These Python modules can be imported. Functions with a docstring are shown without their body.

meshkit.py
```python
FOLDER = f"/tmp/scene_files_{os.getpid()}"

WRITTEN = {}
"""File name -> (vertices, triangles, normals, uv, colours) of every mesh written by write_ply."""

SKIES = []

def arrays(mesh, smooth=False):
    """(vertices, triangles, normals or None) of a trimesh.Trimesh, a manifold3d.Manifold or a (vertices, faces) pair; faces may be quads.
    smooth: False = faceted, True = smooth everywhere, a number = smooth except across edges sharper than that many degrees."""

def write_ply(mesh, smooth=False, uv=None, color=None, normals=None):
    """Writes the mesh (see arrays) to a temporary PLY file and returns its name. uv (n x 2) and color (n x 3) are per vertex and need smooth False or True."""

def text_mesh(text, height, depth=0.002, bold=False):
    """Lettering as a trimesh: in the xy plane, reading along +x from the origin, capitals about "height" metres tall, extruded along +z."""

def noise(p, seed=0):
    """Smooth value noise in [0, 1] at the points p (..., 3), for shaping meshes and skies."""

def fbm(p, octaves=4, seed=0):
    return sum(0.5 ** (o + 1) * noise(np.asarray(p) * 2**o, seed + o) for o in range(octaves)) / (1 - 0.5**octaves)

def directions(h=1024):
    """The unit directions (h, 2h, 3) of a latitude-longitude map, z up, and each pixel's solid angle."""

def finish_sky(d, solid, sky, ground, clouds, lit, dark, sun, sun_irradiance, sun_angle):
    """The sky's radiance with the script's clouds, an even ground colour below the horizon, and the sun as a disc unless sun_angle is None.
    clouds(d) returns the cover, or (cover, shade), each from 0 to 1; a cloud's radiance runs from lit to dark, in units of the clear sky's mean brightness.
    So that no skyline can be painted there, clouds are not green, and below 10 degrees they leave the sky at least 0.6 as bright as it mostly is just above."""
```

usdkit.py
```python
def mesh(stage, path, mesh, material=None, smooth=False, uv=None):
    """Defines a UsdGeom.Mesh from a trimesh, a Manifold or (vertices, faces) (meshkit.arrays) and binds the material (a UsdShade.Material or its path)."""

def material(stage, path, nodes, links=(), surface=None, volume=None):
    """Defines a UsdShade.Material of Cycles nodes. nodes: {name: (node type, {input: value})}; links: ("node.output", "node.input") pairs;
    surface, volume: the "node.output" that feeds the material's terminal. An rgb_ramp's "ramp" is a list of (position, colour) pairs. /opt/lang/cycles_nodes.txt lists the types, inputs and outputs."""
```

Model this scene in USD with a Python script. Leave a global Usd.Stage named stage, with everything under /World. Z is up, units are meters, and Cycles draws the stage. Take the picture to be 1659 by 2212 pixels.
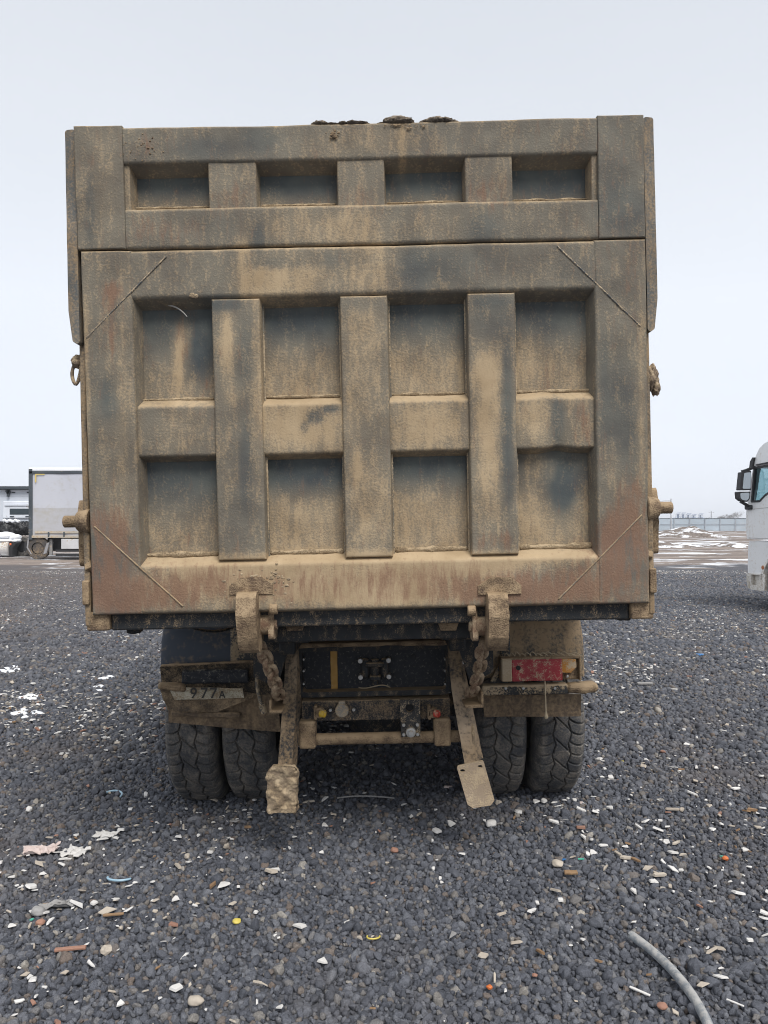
import math, numpy as np, trimesh, usdkit, meshkit
from pxr import Usd, UsdGeom, UsdLux, UsdShade, Sdf, Gf, Vt
from shapely.geometry import Polygon
from scipy.spatial import ConvexHull

stage = Usd.Stage.CreateInMemory()
UsdGeom.SetStageUpAxis(stage, UsdGeom.Tokens.z); UsdGeom.SetStageMetersPerUnit(stage, 1.0)
UsdGeom.Xform.Define(stage, '/World'); UsdGeom.Scope.Define(stage, '/World/Looks')
PI = math.pi

# ------------------------------------------------------------------ camera
EYE = 1.75
cam = UsdGeom.Camera.Define(stage, '/World/camera')
cam.AddTranslateOp().Set(Gf.Vec3d(0, 0, EYE)); cam.AddRotateXOp().Set(90)
cam.CreateHorizontalApertureAttr(36.0); cam.CreateVerticalApertureAttr(48.0)
cam.CreateFocalLengthAttr(36.0 * 1664 / 1659)
cam.CreateVerticalApertureOffsetAttr(36.0 * 20 / 1659)
cam.CreateClippingRangeAttr(Gf.Vec2f(0.05, 6000))
cam.CreateExposureAttr(1.02)

# ------------------------------------------------------------------ sky and sun (overcast)
SUN_EL, SUN_AZ = math.radians(52), math.radians(158)          # azimuth: atan2(x, y)
sd = Gf.Vec3d(math.sin(SUN_AZ) * math.cos(SUN_EL), math.cos(SUN_AZ) * math.cos(SUN_EL), math.sin(SUN_EL))
dome = UsdLux.DomeLight.Define(stage, '/World/sky')
dome.GetPrim().SetCustomDataByKey('kind', 'structure')
SKY = usdkit.material(stage, '/World/Looks/sky', {
    'sky': ('sky_texture', {'sky_type': 'single_scattering', 'sun_disc': False, 'sun_elevation': SUN_EL, 'sun_rotation': SUN_AZ}),
    'tc': ('texture_coordinate', {}), 'sep': ('separate_xyz', {}),
    'map': ('mapping', {'scale': (1.0, 1.0, 2.6)}),
    'n': ('noise_texture', {'scale': 1.6, 'detail': 4, 'roughness': 0.5}),
    'cl': ('rgb_ramp', {'ramp': [(0.25, (3.95, 4.16, 4.50)), (0.75, (4.22, 4.40, 4.72))]}),
    'gr': ('rgb_ramp', {'ramp': [(0.0, (1.0, 1.0, 1.03)), (0.10, (1.06, 1.06, 1.08)), (0.26, (1.08, 1.08, 1.08)), (0.42, (0.98, 0.98, 0.975)), (0.6, (0.90, 0.90, 0.90)), (1.0, (0.98, 0.98, 0.98))]}),
    'mul': ('mix', {'mix_type': 'multiply', 'fac': 1.0}),
    'mx': ('mix', {'fac': 0.95}),
    'bg': ('background_shader', {'strength': 0.1})},
    [('tc.generated', 'sep.vector'), ('tc.generated', 'map.vector'), ('map.vector', 'n.vector'), ('n.fac', 'cl.fac'), ('sep.z', 'gr.fac'),
     ('cl.color', 'mul.color1'), ('gr.color', 'mul.color2'), ('sky.color', 'mx.color1'), ('mul.color', 'mx.color2'), ('mx.color', 'bg.color')],
    surface='bg.background')
UsdShade.MaterialBindingAPI.Apply(dome.GetPrim()).Bind(SKY)
sun = UsdLux.DistantLight.Define(stage, '/World/sun')
sun.CreateNormalizeAttr(True); sun.CreateIntensityAttr(0.4); sun.CreateAngleAttr(28.0); sun.CreateColorAttr(Gf.Vec3f(1.0, 0.97, 0.93))
sun.AddOrientOp().Set(Gf.Quatf(Gf.Rotation(Gf.Vec3d(0, 0, 1), sd).GetQuat()))

# ------------------------------------------------------------------ helpers
counts = {}
def path_of(name, parent=None):
    base = str(parent.GetPath()) if parent is not None else '/World'
    k = (base, name); i = counts.get(k, 0); counts[k] = i + 1
    return f'{base}/{name}' if i == 0 else f'{base}/{name}_{i:03d}'

def tag(p, label=None, cat=None, group=None, kind=None):
    p = p.GetPrim() if hasattr(p, 'GetPrim') else p
    for k, v in (('label', label), ('category', cat), ('group', group), ('kind', kind)):
        if v: p.SetCustomDataByKey(k, v)
    return p

def thing(name, label=None, cat=None, loc=(0, 0, 0), rz=0.0, group=None, ry=None, rx=None, parent=None, sc=None):
    x = UsdGeom.Xform.Define(stage, path_of(name, parent))
    x.AddTranslateOp().Set(Gf.Vec3d(*map(float, loc)))
    if rz: x.AddRotateZOp().Set(math.degrees(rz))
    if ry: x.AddRotateYOp().Set(math.degrees(ry))
    if rx: x.AddRotateXOp().Set(math.degrees(rx))
    if sc is not None: x.AddScaleOp().Set(Gf.Vec3f(*map(float, sc)))
    return tag(x, label, cat, group)

def obj(name, mesh, mat, parent=None, smooth=False, off=(0, 0, 0), attrs=None):
    if isinstance(mesh, list): mesh = trimesh.util.concatenate(mesh)
    if not isinstance(mesh, (tuple,)):
        v, f = np.array(mesh.vertices, float), np.array(mesh.faces)
    else:
        v, f = np.asarray(mesh[0], float), np.asarray(mesh[1])
    m = usdkit.mesh(stage, path_of(name, parent), trimesh.Trimesh(v - np.asarray(off, float), f, process=False) if not isinstance(mesh, tuple) else (v - np.asarray(off, float), f), mat, smooth=smooth)
    for k, a in (attrs or {}).items():
        UsdGeom.PrimvarsAPI(m).CreatePrimvar(k, Sdf.ValueTypeNames.FloatArray, 'vertex').Set(Vt.FloatArray.FromNumpy(np.asarray(a, np.float32)))
    return m.GetPrim()

def hull(pts):
    return trimesh.convex.convex_hull(np.asarray(pts, float))
def rbox(x0, x1, y0, y1, z0, z1, r=0.006):
    r = min(r, 0.45 * min(abs(x1 - x0), abs(y1 - y0), abs(z1 - z0)))
    P = []
    for x, sx in ((x0, 1), (x1, -1)):
        for y, sy in ((y0, 1), (y1, -1)):
            for z, sz in ((z0, 1), (z1, -1)):
                P += [(x + sx * r, y + sy * r * .35, z + sz * r * .35), (x + sx * r * .35, y + sy * r, z + sz * r * .35), (x + sx * r * .35, y + sy * r * .35, z + sz * r), (x, y + sy * r, z + sz * r), (x + sx * r, y, z + sz * r), (x + sx * r, y + sy * r, z)]
    return hull(P)
def bar(p0, p1, w, d, r=0.004, up=(0, 1, 0)):
    """A rectangular bar from p0 to p1: w across, d along 'up'."""
    p0, p1 = np.array(p0, float), np.array(p1, float); ax = p1 - p0; L = np.linalg.norm(ax); ax /= L
    u = np.array(up, float); u -= ax * (u @ ax); u /= np.linalg.norm(u); s = np.cross(ax, u)
    m = rbox(-w / 2, w / 2, -d / 2, d / 2, 0, L, r)
    T = np.eye(4); T[:3, 0], T[:3, 1], T[:3, 2], T[:3, 3] = s, u, ax, p0
    if np.linalg.det(T[:3, :3]) < 0: T[:3, 0] *= -1
    m.apply_transform(T); return m
def cyl(p0, p1, r, n=20, r1=None):
    p0, p1 = np.array(p0, float), np.array(p1, float); ax = p1 - p0; L = np.linalg.norm(ax); ax /= L
    t = np.array([0, 0, 1.0]) if abs(ax[2]) < .9 else np.array([1.0, 0, 0]); u = np.cross(ax, t); u /= np.linalg.norm(u); w = np.cross(ax, u)
    r1 = r if r1 is None else r1; c = min(r, r1) * .1
    P = []
    for s, rr in ((0, r - c), (c, r), (L - c, r1), (L, r1 - c)):
        for k in range(n):
            a = 2 * PI * k / n; P.append(p0 + ax * s + (u * math.cos(a) + w * math.sin(a)) * rr)
    return hull(P)
def tube(pts, r, n=10, closed=False):
    pts = np.asarray(pts, float); N = len(pts); rr = np.broadcast_to(r, N)
    if closed: tan = np.roll(pts, -1, 0) - np.roll(pts, 1, 0)
    else: tan = np.gradient(pts, axis=0)
    tan /= np.linalg.norm(tan, axis=1, keepdims=True) + 1e-12
    ref = np.array([0.13, 0.31, 0.94]); V = []
    for k in range(N):
        u = np.cross(tan[k], ref); u /= np.linalg.norm(u) + 1e-9; w = np.cross(tan[k], u)
        a = np.arange(n) * 2 * PI / n
        V.append(pts[k] + rr[k] * (np.cos(a)[:, None] * u + np.sin(a)[:, None] * w))
    V = np.vstack(V); F = []
    for k in range(N if closed else N - 1):
        for j in range(n):
            a, b = k * n + j, k * n + (j + 1) % n; c, d = ((k + 1) % N) * n + j, ((k + 1) % N) * n + (j + 1) % n
            F += [(a, c, b), (b, c, d)]
    if not closed:
        for j in range(1, n - 1):
            F.append((0, j, j + 1)); e = (N - 1) * n; F.append((e, e + j + 1, e + j))
    m = trimesh.Trimesh(V, F, process=False)
    return m
def spline(P, n=40):
    from scipy.interpolate import CubicSpline
    P = np.asarray(P, float); t = np.concatenate([[0], np.cumsum(np.linalg.norm(np.diff(P, axis=0), axis=1))])
    return CubicSpline(t, P)(np.linspace(0, t[-1], n))
def prism(poly, axis, d0, d1):
    """Extrudes a polygon. axis 'x': poly in (y, z); 'y': poly in (x, z); 'z': poly in (x, y)."""
    p = poly if isinstance(poly, Polygon) else Polygon(poly)
    m = trimesh.creation.extrude_polygon(p, abs(d1 - d0), engine='earcut'); v = m.vertices.copy(); lo = min(d0, d1)
    if axis == 'z': m.vertices = np.c_[v[:, 0], v[:, 1], v[:, 2] + lo]
    elif axis == 'x': m.vertices = np.c_[v[:, 2] + lo, v[:, 0], v[:, 1]]
    else:
        m.vertices = np.c_[v[:, 0], v[:, 2] + lo, v[:, 1]]; m.invert()
    return m
def rprism(poly, axis, d0, d1, r=0.01, ch=0.004):
    """A prism with its outline rounded and its two rims chamfered."""
    p = Polygon(poly).buffer(-r).buffer(r, quad_segs=4)
    return prism(p, axis, d0, d1)
def rects(u0, u1, v0, v1, r):
    return Polygon([(u0, v0), (u1, v0), (u1, v1), (u0, v1)]).buffer(-r).buffer(r, quad_segs=4)
def lump(c, rad, amp=0.25, freq=2.0, seed=0, sub=3):
    m = trimesh.creation.icosphere(subdivisions=sub); v = np.array(m.vertices)
    d = meshkit.fbm(v * freq + 11.3 * seed + 40, 3, seed) - .5
    v = v * (1 + 2 * amp * d)[:, None] * np.asarray(rad) + np.asarray(c)
    return trimesh.Trimesh(v, m.faces, process=False)
def rough_up(m, amp, freq, seed=0, step=None):
    if step: 
        v, f = trimesh.remesh.subdivide_to_size(m.vertices, m.faces, step, max_iter=12); m = trimesh.Trimesh(v, f); m.merge_vertices()
    n = m.vertex_normals; d = meshkit.fbm(np.array(m.vertices) * freq + 50, 4, seed) - .45
    return trimesh.Trimesh(m.vertices + n * (amp * d)[:, None], m.faces, process=False)
def grid_faces(nu, nv):
    i, j = np.meshgrid(np.arange(nu - 1), np.arange(nv - 1), indexing='ij'); a = (i * nv + j).ravel()
    q = np.c_[a, a + nv, a + nv + 1, a + 1]
    return np.vstack([q[:, [0, 1, 2]], q[:, [0, 2, 3]]])

# ------------------------------------------------------------------ materials
def M(name, nodes, links, surface='p.BSDF'):
    return usdkit.material(stage, '/World/Looks/' + name, nodes, links, surface=surface)
TAN, TAN2 = (0.33, 0.245, 0.150), (0.46, 0.36, 0.24)
MT, MT2 = (0.245, 0.172, 0.100), (0.36, 0.262, 0.160)
def grime(name, base, base2=None, dust=TAN, dust2=TAN2, amount=0.3, scale=9.0, streak=(1, 1, 1), up=0.25, rough=0.75, bump=0.25, spec=0.3, soft=0.16, metallic=0.0, from_attr=False, coat=0.0, film=0.0, noise_amp=1.6):
    base2 = base2 or tuple(x * 1.35 for x in base)
    N = {'g': ('geometry', {}), 'mp': ('mapping', {'scale': streak}),
         'n1': ('noise_texture', {'scale': scale, 'detail': 7, 'roughness': 0.62}),
         'n2': ('noise_texture', {'scale': scale * 9, 'detail': 3, 'roughness': 0.6}),
         'n3': ('noise_texture', {'scale': scale * 0.5, 'detail': 4, 'roughness': 0.55}),
         'a1': ('math', {'math_type': 'multiply_add', 'value2': noise_amp, 'value3': -noise_amp / 2}),
         'a2': ('math', {'math_type': 'multiply_add', 'value2': noise_amp * .85, 'value3': -noise_amp * .425}),
         's': ('math', {'math_type': 'add'}), 'sz': ('separate_xyz', {}), 'um': ('math', {'math_type': 'maximum', 'value2': 0.0}),
         'us': ('math', {'math_type': 'multiply_add', 'value2': up, 'value3': amount}),
         't': ('math', {'math_type': 'add'}),
         'm': ('map_range', {'range_type': 'smoothstep', 'from_min': 0.5 - soft, 'from_max': 0.5 + soft, 'clamp': True}),
         'b': ('mix', {'color1': base, 'color2': base2}), 'br': ('map_range', {'from_min': 0.35, 'from_max': 0.65, 'clamp': True}),
         'd': ('mix', {'color1': dust, 'color2': dust2}),
         'c': ('mix', {}), 'p': ('principled_bsdf', {'roughness': rough, 'specular_ior_level': spec, 'metallic': metallic, 'coat_weight': coat}),
         'bh': ('math', {'math_type': 'multiply_add', 'value2': 0.5}),
         'bu': ('bump', {'strength': bump, 'distance': 0.006})}
    K = [('g.position', 'mp.vector'), ('mp.vector', 'n1.vector'), ('g.position', 'n2.vector'), ('g.position', 'n3.vector'),
         ('n1.fac', 'a1.value1'), ('n2.fac', 'a2.value1'), ('a1.value', 's.value1'), ('a2.value', 's.value2'),
         ('g.normal', 'sz.vector'), ('sz.z', 'um.value1'), ('um.value', 'us.value1'), ('us.value', 't.value1'), ('s.value', 't.value2'),
         ('t.value', 'm.value'), ('n3.fac', 'br.value'), ('br.result', 'b.fac'), ('br.result', 'd.fac'),
         ('b.color', 'c.color1'), ('d.color', 'c.color2'), ('c.color', 'p.base_color'),
         ('n2.fac', 'bh.value1'), ('m.result', 'bh.value3'), ('bh.value', 'bu.height'), ('bu.normal', 'p.normal')]
    if not from_attr:
        K.append(('m.result', 'c.fac'))
    else:
        N['da'] = ('attribute', {'attribute': 'dust'}); N['ra'] = ('attribute', {'attribute': 'rust'})
        N['us2'] = ('math', {'math_type': 'add'})
        K = [k for k in K if k != ('us.value', 't.value1')] + [('us.value', 'us2.value1'), ('da.fac', 'us2.value2'), ('us2.value', 't.value1')]
        # thin film of dust under the crusts
        N['fl'] = ('math', {'math_type': 'multiply', 'value2': film, 'use_clamp': True})
        N['mx'] = ('math', {'math_type': 'maximum'})
        N['cm'] = ('math', {'math_type': 'multiply', 'value2': 0.95})
        K += [('us2.value', 'fl.value1'), ('fl.value', 'mx.value1'), ('m.result', 'cm.value1'), ('cm.value', 'mx.value2'), ('mx.value', 'c.fac')]
        # rust and old primer patches
        N['n4'] = ('noise_texture', {'scale': 15.0, 'detail': 9, 'roughness': 0.74}); N['n5'] = ('noise_texture', {'scale': 160.0, 'detail': 2})
        N['r1'] = ('math', {'math_type': 'multiply_add', 'value2': 3.0, 'value3': -1.5}); N['r2'] = ('math', {'math_type': 'add'})
        N['rm'] = ('map_range', {'range_type': 'smoothstep', 'from_min': 0.10, 'from_max': 0.98, 'clamp': True, 'to_max': 0.80})
        N['rc'] = ('mix', {'color1': (0.150, 0.072, 0.046), 'color2': (0.28, 0.175, 0.115)})
        N['rx'] = ('mix', {})
        K = [k for k in K if k != ('c.color', 'p.base_color')]
        K += [('mp.vector', 'n4.vector'), ('g.position', 'n5.vector'), ('n4.fac', 'r1.value1'), ('r1.value', 'r2.value1'), ('ra.fac', 'r2.value2'), ('r2.value', 'rm.value'),
              ('n5.fac', 'rc.fac'), ('rm.result', 'rx.fac'), ('c.color', 'rx.color1'), ('rc.color', 'rx.color2'), ('rx.color', 'p.base_color')]
    return M(name, N, K)

gate_mat = grime('gate_steel', (0.059, 0.069, 0.074), (0.098, 0.108, 0.102), dust=(.35, .256, .152), dust2=(.45, .340, .212), amount=0.0, scale=12.0, streak=(2.6, 2.6, 0.55), up=0.5, bump=0.35, from_attr=True, film=0.74, soft=0.50, spec=0.2, noise_amp=1.15)
mudsteel = grime('muddy_steel', (0.075, 0.050, 0.036), (0.14, 0.090, 0.058), dust=MT, dust2=MT2, amount=0.60, scale=16, up=.4, bump=.6, soft=.4)
body_mat = grime('body_steel', (0.085, 0.075, 0.062), dust=MT, dust2=MT2, amount=0.58, scale=11, streak=(2, 2, .6), up=.4, bump=.35, soft=.4)
rustmud = grime('rusty_steel', (0.14, 0.080, 0.050), (0.22, 0.135, 0.085), amount=0.46, soft=.35, scale=22, up=.3, bump=.5)
blackmud = grime('black_chassis', (0.014, 0.016, 0.018), (0.022, 0.024, 0.026), amount=0.2, scale=26, streak=(1.3, 1.3, .7), up=.7, bump=.3, rough=.6, soft=.3, dust=MT, dust2=MT2)
speck = grime('black_speckled_plate', (0.010, 0.012, 0.016), (0.017, 0.019, 0.024), dust=(0.25, 0.22, 0.17), dust2=(0.36, 0.33, 0.27), amount=0.22, scale=60, up=.3, bump=.4, rough=.5, soft=.1)
greymud = grime('grey_muddy_panel', (0.05, 0.052, 0.052), amount=0.45, scale=11, streak=(1.5, 1.5, .7), up=.5, bump=.3)
fenderdark = grime('plastic_fender', (0.045, 0.055, 0.072), (0.06, 0.07, 0.085), dust=MT, dust2=MT2, amount=0.22, scale=3.2, up=.1, bump=.12, rough=.6, soft=.35)
fendertan = grime('dusty_fender', (0.06, 0.06, 0.056), dust=MT, dust2=MT2, amount=0.60, scale=7, streak=(2, 2, .7), up=.1, bump=.3, soft=.35)
mudclay = grime('caked_mud', (0.25, 0.188, 0.128), (0.36, 0.28, 0.195), amount=0.5, scale=30, up=.2, bump=.7, rough=.95)
flapmud = grime('rubber_flap', (0.085, 0.062, 0.044), (0.13, 0.096, 0.068), dust=MT, dust2=MT2, amount=0.40, scale=7, streak=(2.4, 2.4, .8), up=.3, bump=.4, rough=.85, soft=.5)
tyremat = grime('tyre_rubber', (0.040, 0.042, 0.047), (0.068, 0.070, 0.074), dust=(0.13, 0.115, 0.098), dust2=(0.20, 0.175, 0.145), amount=0.42, scale=11, up=.1, bump=.4, rough=.75, soft=.4)
darkhole = M('shadow_black', {'p': ('principled_bsdf', {'base_color': (0.012, 0.012, 0.013), 'roughness': .7})}, [])
bolt = grime('bolt_zinc', (0.38, 0.38, 0.37), amount=0.3, scale=60, bump=.1, metallic=.6, rough=.45)
redlens = grime('red_lamp_lens', (0.27, 0.016, 0.024), (0.38, 0.026, 0.036), amount=0.36, scale=26, bump=.35, rough=.35, spec=.5, soft=.08)
amberlens = grime('amber_lamp_lens', (0.42, 0.17, 0.025), (0.5, 0.22, 0.04), amount=0.46, scale=20, bump=.2, rough=.4)
tanlens = grime('dusty_lens', (0.44, 0.35, 0.24), (0.5, 0.41, 0.29), amount=.5, scale=15, bump=.2)
yellow = grime('yellow_cap', (0.50, 0.33, 0.03), amount=0.25, scale=50, bump=.1, rough=.45)
redcap = grime('red_cap', (0.40, 0.03, 0.02), amount=0.3, scale=50, bump=.1, rough=.45)
ochre = grime('ochre_streak', (0.36, 0.20, 0.05), (0.42, 0.25, 0.08), amount=.1, scale=30, bump=.2)
platemat = grime('plate_muddy_white', (0.52, 0.48, 0.37), (0.62, 0.58, 0.47), dust=(0.24, 0.175, 0.105), dust2=(0.35, 0.262, 0.165), amount=.56, soft=.3, scale=16, bump=.4)
ink = M('black_print', {'p': ('principled_bsdf', {'base_color': (0.03, 0.028, 0.025), 'roughness': .7})}, [])
white_small = M('white_sticker', {'p': ('principled_bsdf', {'base_color': (0.75, 0.75, 0.75), 'roughness': .6})}, [])
soil = grime('soil', (0.11, 0.090, 0.072), (0.16, 0.132, 0.105), dust=(0.21, 0.17, 0.128), dust2=(0.27, 0.22, 0.165), amount=.4, scale=25, bump=.9, rough=.95)
rope_m = grime('rope_fibre', (0.35, 0.29, 0.2), amount=.4, scale=60, bump=.3)
ragmat = grime('muddy_strap', (0.13, 0.10, 0.075), (0.2, 0.15, 0.11), amount=.4, scale=30, bump=.5, rough=.9)

# ------------------------------------------------------------------ ground
TX, TY, ROLL = -0.033, 5.04, math.radians(1.25)
def sstep(x, a, b):
    t = np.clip((x - a) / (b - a), 0, 1); return t * t * (3 - 2 * t)
def gz(x, y):
    """Height of the yard: it tips slightly to the left where the dump truck stands."""
    x, y = np.asarray(x, float), np.asarray(y, float)
    m = (1 - sstep(np.abs(x), 1.6, 5.0)) * (sstep(y, 2.6, 4.2)) * (1 - sstep(y, 12, 17))
    z = np.tan(ROLL) * (x - TX) * m
    p = np.stack([x * .55, y * .55, np.zeros_like(x)], -1)
    z = z + (meshkit.fbm(p + 30, 3, 5) - .5) * .05 * sstep(np.hypot(x, y), 2, 5)
    far = sstep(y, 32, 60)
    p2 = np.stack([x * .11, y * .11, np.zeros_like(x)], -1)
    z = z + (meshkit.fbm(p2 + 9, 4, 8) - .5) * .55 * far * (1 - sstep(np.hypot(x, y), 300, 900))
    return z
rings = np.concatenate([[0.0], np.geomspace(0.6, 3500, 230)]); na = 300
ang = np.arange(na) * 2 * PI / na
R_, A_ = np.meshgrid(rings[1:], ang, indexing='ij')
gx, gy = (R_ * np.sin(A_)).ravel(), (R_ * np.cos(A_)).ravel()
gv = np.vstack([[0, 0, float(gz(0.0, 0.0))], np.c_[gx, gy, gz(gx, gy)]])
gf = []
for j in range(na): gf.append((0, 1 + (j + 1) % na, 1 + j))
nr = len(rings) - 1
i_, j_ = np.meshgrid(np.arange(nr - 1), np.arange(na), indexing='ij'); a = (1 + i_ * na + j_).ravel(); b = (1 + i_ * na + (j_ + 1) % na).ravel()
gf = np.vstack([np.array(gf), np.c_[a, b, b + na], np.c_[a, b + na, a + na]])
ground_mat = M('yard_ground', {
    'g': ('geometry', {}), 'sp': ('separate_xyz', {}),
    'big': ('noise_texture', {'scale': 0.22, 'detail': 5, 'roughness': .6}),
    'wob': ('math', {'math_type': 'multiply_add', 'value2': 16.0, 'value3': -8.0}), 'yy': ('math', {'math_type': 'add'}),
    'far': ('map_range', {'range_type': 'smoothstep', 'from_min': 29.5, 'from_max': 31.5, 'clamp': True}),
    'vor': ('voronoi_texture', {'scale': 30.0}), 'vb': ('rgb_to_bw', {}),
    'gr': ('rgb_ramp', {'ramp': [(0, (0.048, 0.050, 0.057)), (.45, (0.088, 0.091, 0.102)), (.85, (0.135, 0.136, 0.148)), (.93, (0.13, 0.12, 0.115)), (.965, (0.16, 0.15, 0.14)), (.975, (0.5, 0.49, 0.47)), (1, (.65, .64, .62))]}),
    'med': ('noise_texture', {'scale': 0.9, 'detail': 5, 'roughness': .65}), 'medr': ('map_range', {'from_min': .5, 'from_max': .75, 'to_max': .35, 'clamp': True}),
    'gb': ('mix', {'color2': (0.15, 0.12, 0.10)}), 'lx': ('map_range', {'range_type': 'smoothstep', 'from_min': -3.0, 'from_max': -10.0, 'to_max': .38, 'clamp': True}), 'ad': ('math', {'math_type': 'add', 'use_clamp': True}),
    # beyond the gravel: trodden mud, dry grass and old snow
    'm1': ('mapping', {'scale': (.10, .45, 1)}), 'mn': ('noise_texture', {'scale': 1.6, 'detail': 8, 'roughness': .7}),
    'mud': ('rgb_ramp', {'ramp': [(.3, (0.075, 0.066, 0.066)), (.47, (0.20, 0.165, 0.145)), (.6, (0.30, 0.25, 0.215)), (.75, (0.22, 0.16, 0.12))]}),
    'm2': ('mapping', {'scale': (.07, .16, 1), 'location': (3.1, 1.4, 0)}), 'sn': ('noise_texture', {'scale': 2.4, 'detail': 9, 'roughness': .74}),
    'sr': ('map_range', {'from_min': .545, 'from_max': .575, 'clamp': True}),
    'mx1': ('mix', {'color2': (0.78, 0.80, 0.83)}),
    'c': ('mix', {}), 'p': ('principled_bsdf', {'roughness': .9, 'specular_ior_level': .2}),
    'bu': ('bump', {'strength': .8, 'distance': .02})},
    [('g.position', 'sp.vector'), ('g.position', 'big.vector'), ('big.fac', 'wob.value1'), ('wob.value', 'yy.value1'), ('sp.y', 'yy.value2'), ('yy.value', 'far.value'),
     ('g.position', 'vor.vector'), ('vor.color', 'vb.color'), ('vb.val', 'gr.fac'), ('g.position', 'med.vector'), ('med.fac', 'medr.value'), ('gr.color', 'gb.color1'), ('sp.x', 'lx.value'), ('medr.result', 'ad.value1'), ('lx.result', 'ad.value2'), ('ad.value', 'gb.fac'),
     ('g.position', 'm1.vector'), ('m1.vector', 'mn.vector'), ('mn.fac', 'mud.fac'), ('g.position', 'm2.vector'), ('m2.vector', 'sn.vector'), ('sn.fac', 'sr.value'),
     ('mud.color', 'mx1.color1'), ('sr.result', 'mx1.fac'), ('gb.color', 'c.color1'), ('mx1.color', 'c.color2'), ('far.result', 'c.fac'), ('c.color', 'p.base_color'),
     ('vor.distance', 'bu.height'), ('bu.normal', 'p.normal')])
ground = obj('ground', (gv, gf), ground_mat, smooth=True)
tag(ground, 'wide yard floor of dark slag gravel running out to mud and old snow', 'ground', kind='structure')

def GP(u, v):
    """The yard point under a mark of the 1659 x 2212 plan of the view (flat-ground estimate)."""
    y = EYE * 1664 / (v - 1126); return (u - 829.5) / 1664 * y, y

# ------------------------------------------------------------------ dump truck
truck = thing('dump_truck', 'big mud-covered steel tipper truck seen from behind, filling the middle of the yard', 'dump truck', (TX, TY, 0), ry=-ROLL)
OFF = (0, TY, 0)
cP, sP = math.cos(ROLL), math.sin(ROLL)
def A(u, v, y):
    X = (u - 829.5) / 1664 * y; Z = EYE - (v - 1126) / 1664 * y; d = X - TX
    return d * cP + Z * sP, -d * sP + Z * cP
def P3(u, v, y):
    a, h = A(u, v, y); return np.array([a, y, h])
def part(name, mesh, mat, parent=truck, smooth=False, attrs=None):
    return obj(name, mesh, mat, parent, smooth, OFF, attrs)

def yg(h): return 3.345 + (3.49 - np.asarray(h)) / 2.125 * .06
def profile(lo, hi, flo, fhi, r, D, step):
    """Positions and depth factors across a pressed steel section."""
    def end(f):
        if f is None: return [(0.0, 1.0)]
        B, C = np.array([-f, 0.0]), np.array([0.0, D]); l = np.linalg.norm(C - B); q = C + (B - C) / l * min(r, .5 * l); e = np.array([r, D])
        out = [tuple(B + (q - B) * s) for s in (0, .5)]
        for s in np.linspace(0, 1, 6): out.append(tuple((1 - s) ** 2 * q + 2 * s * (1 - s) * C + s * s * e))
        return [(x, d / D) for x, d in out]
    A0 = [(lo + x, d) for x, d in end(flo)]; A1 = [(hi - x, d) for x, d in end(fhi)][::-1]
    m0, m1 = A0[-1][0], A1[0][0]; n = max(1, int(abs(m1 - m0) / step))
    mid = [(m0 + (m1 - m0) * k / n, 1.0) for k in range(1, n)]
    return np.array(A0 + mid + A1)
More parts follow.
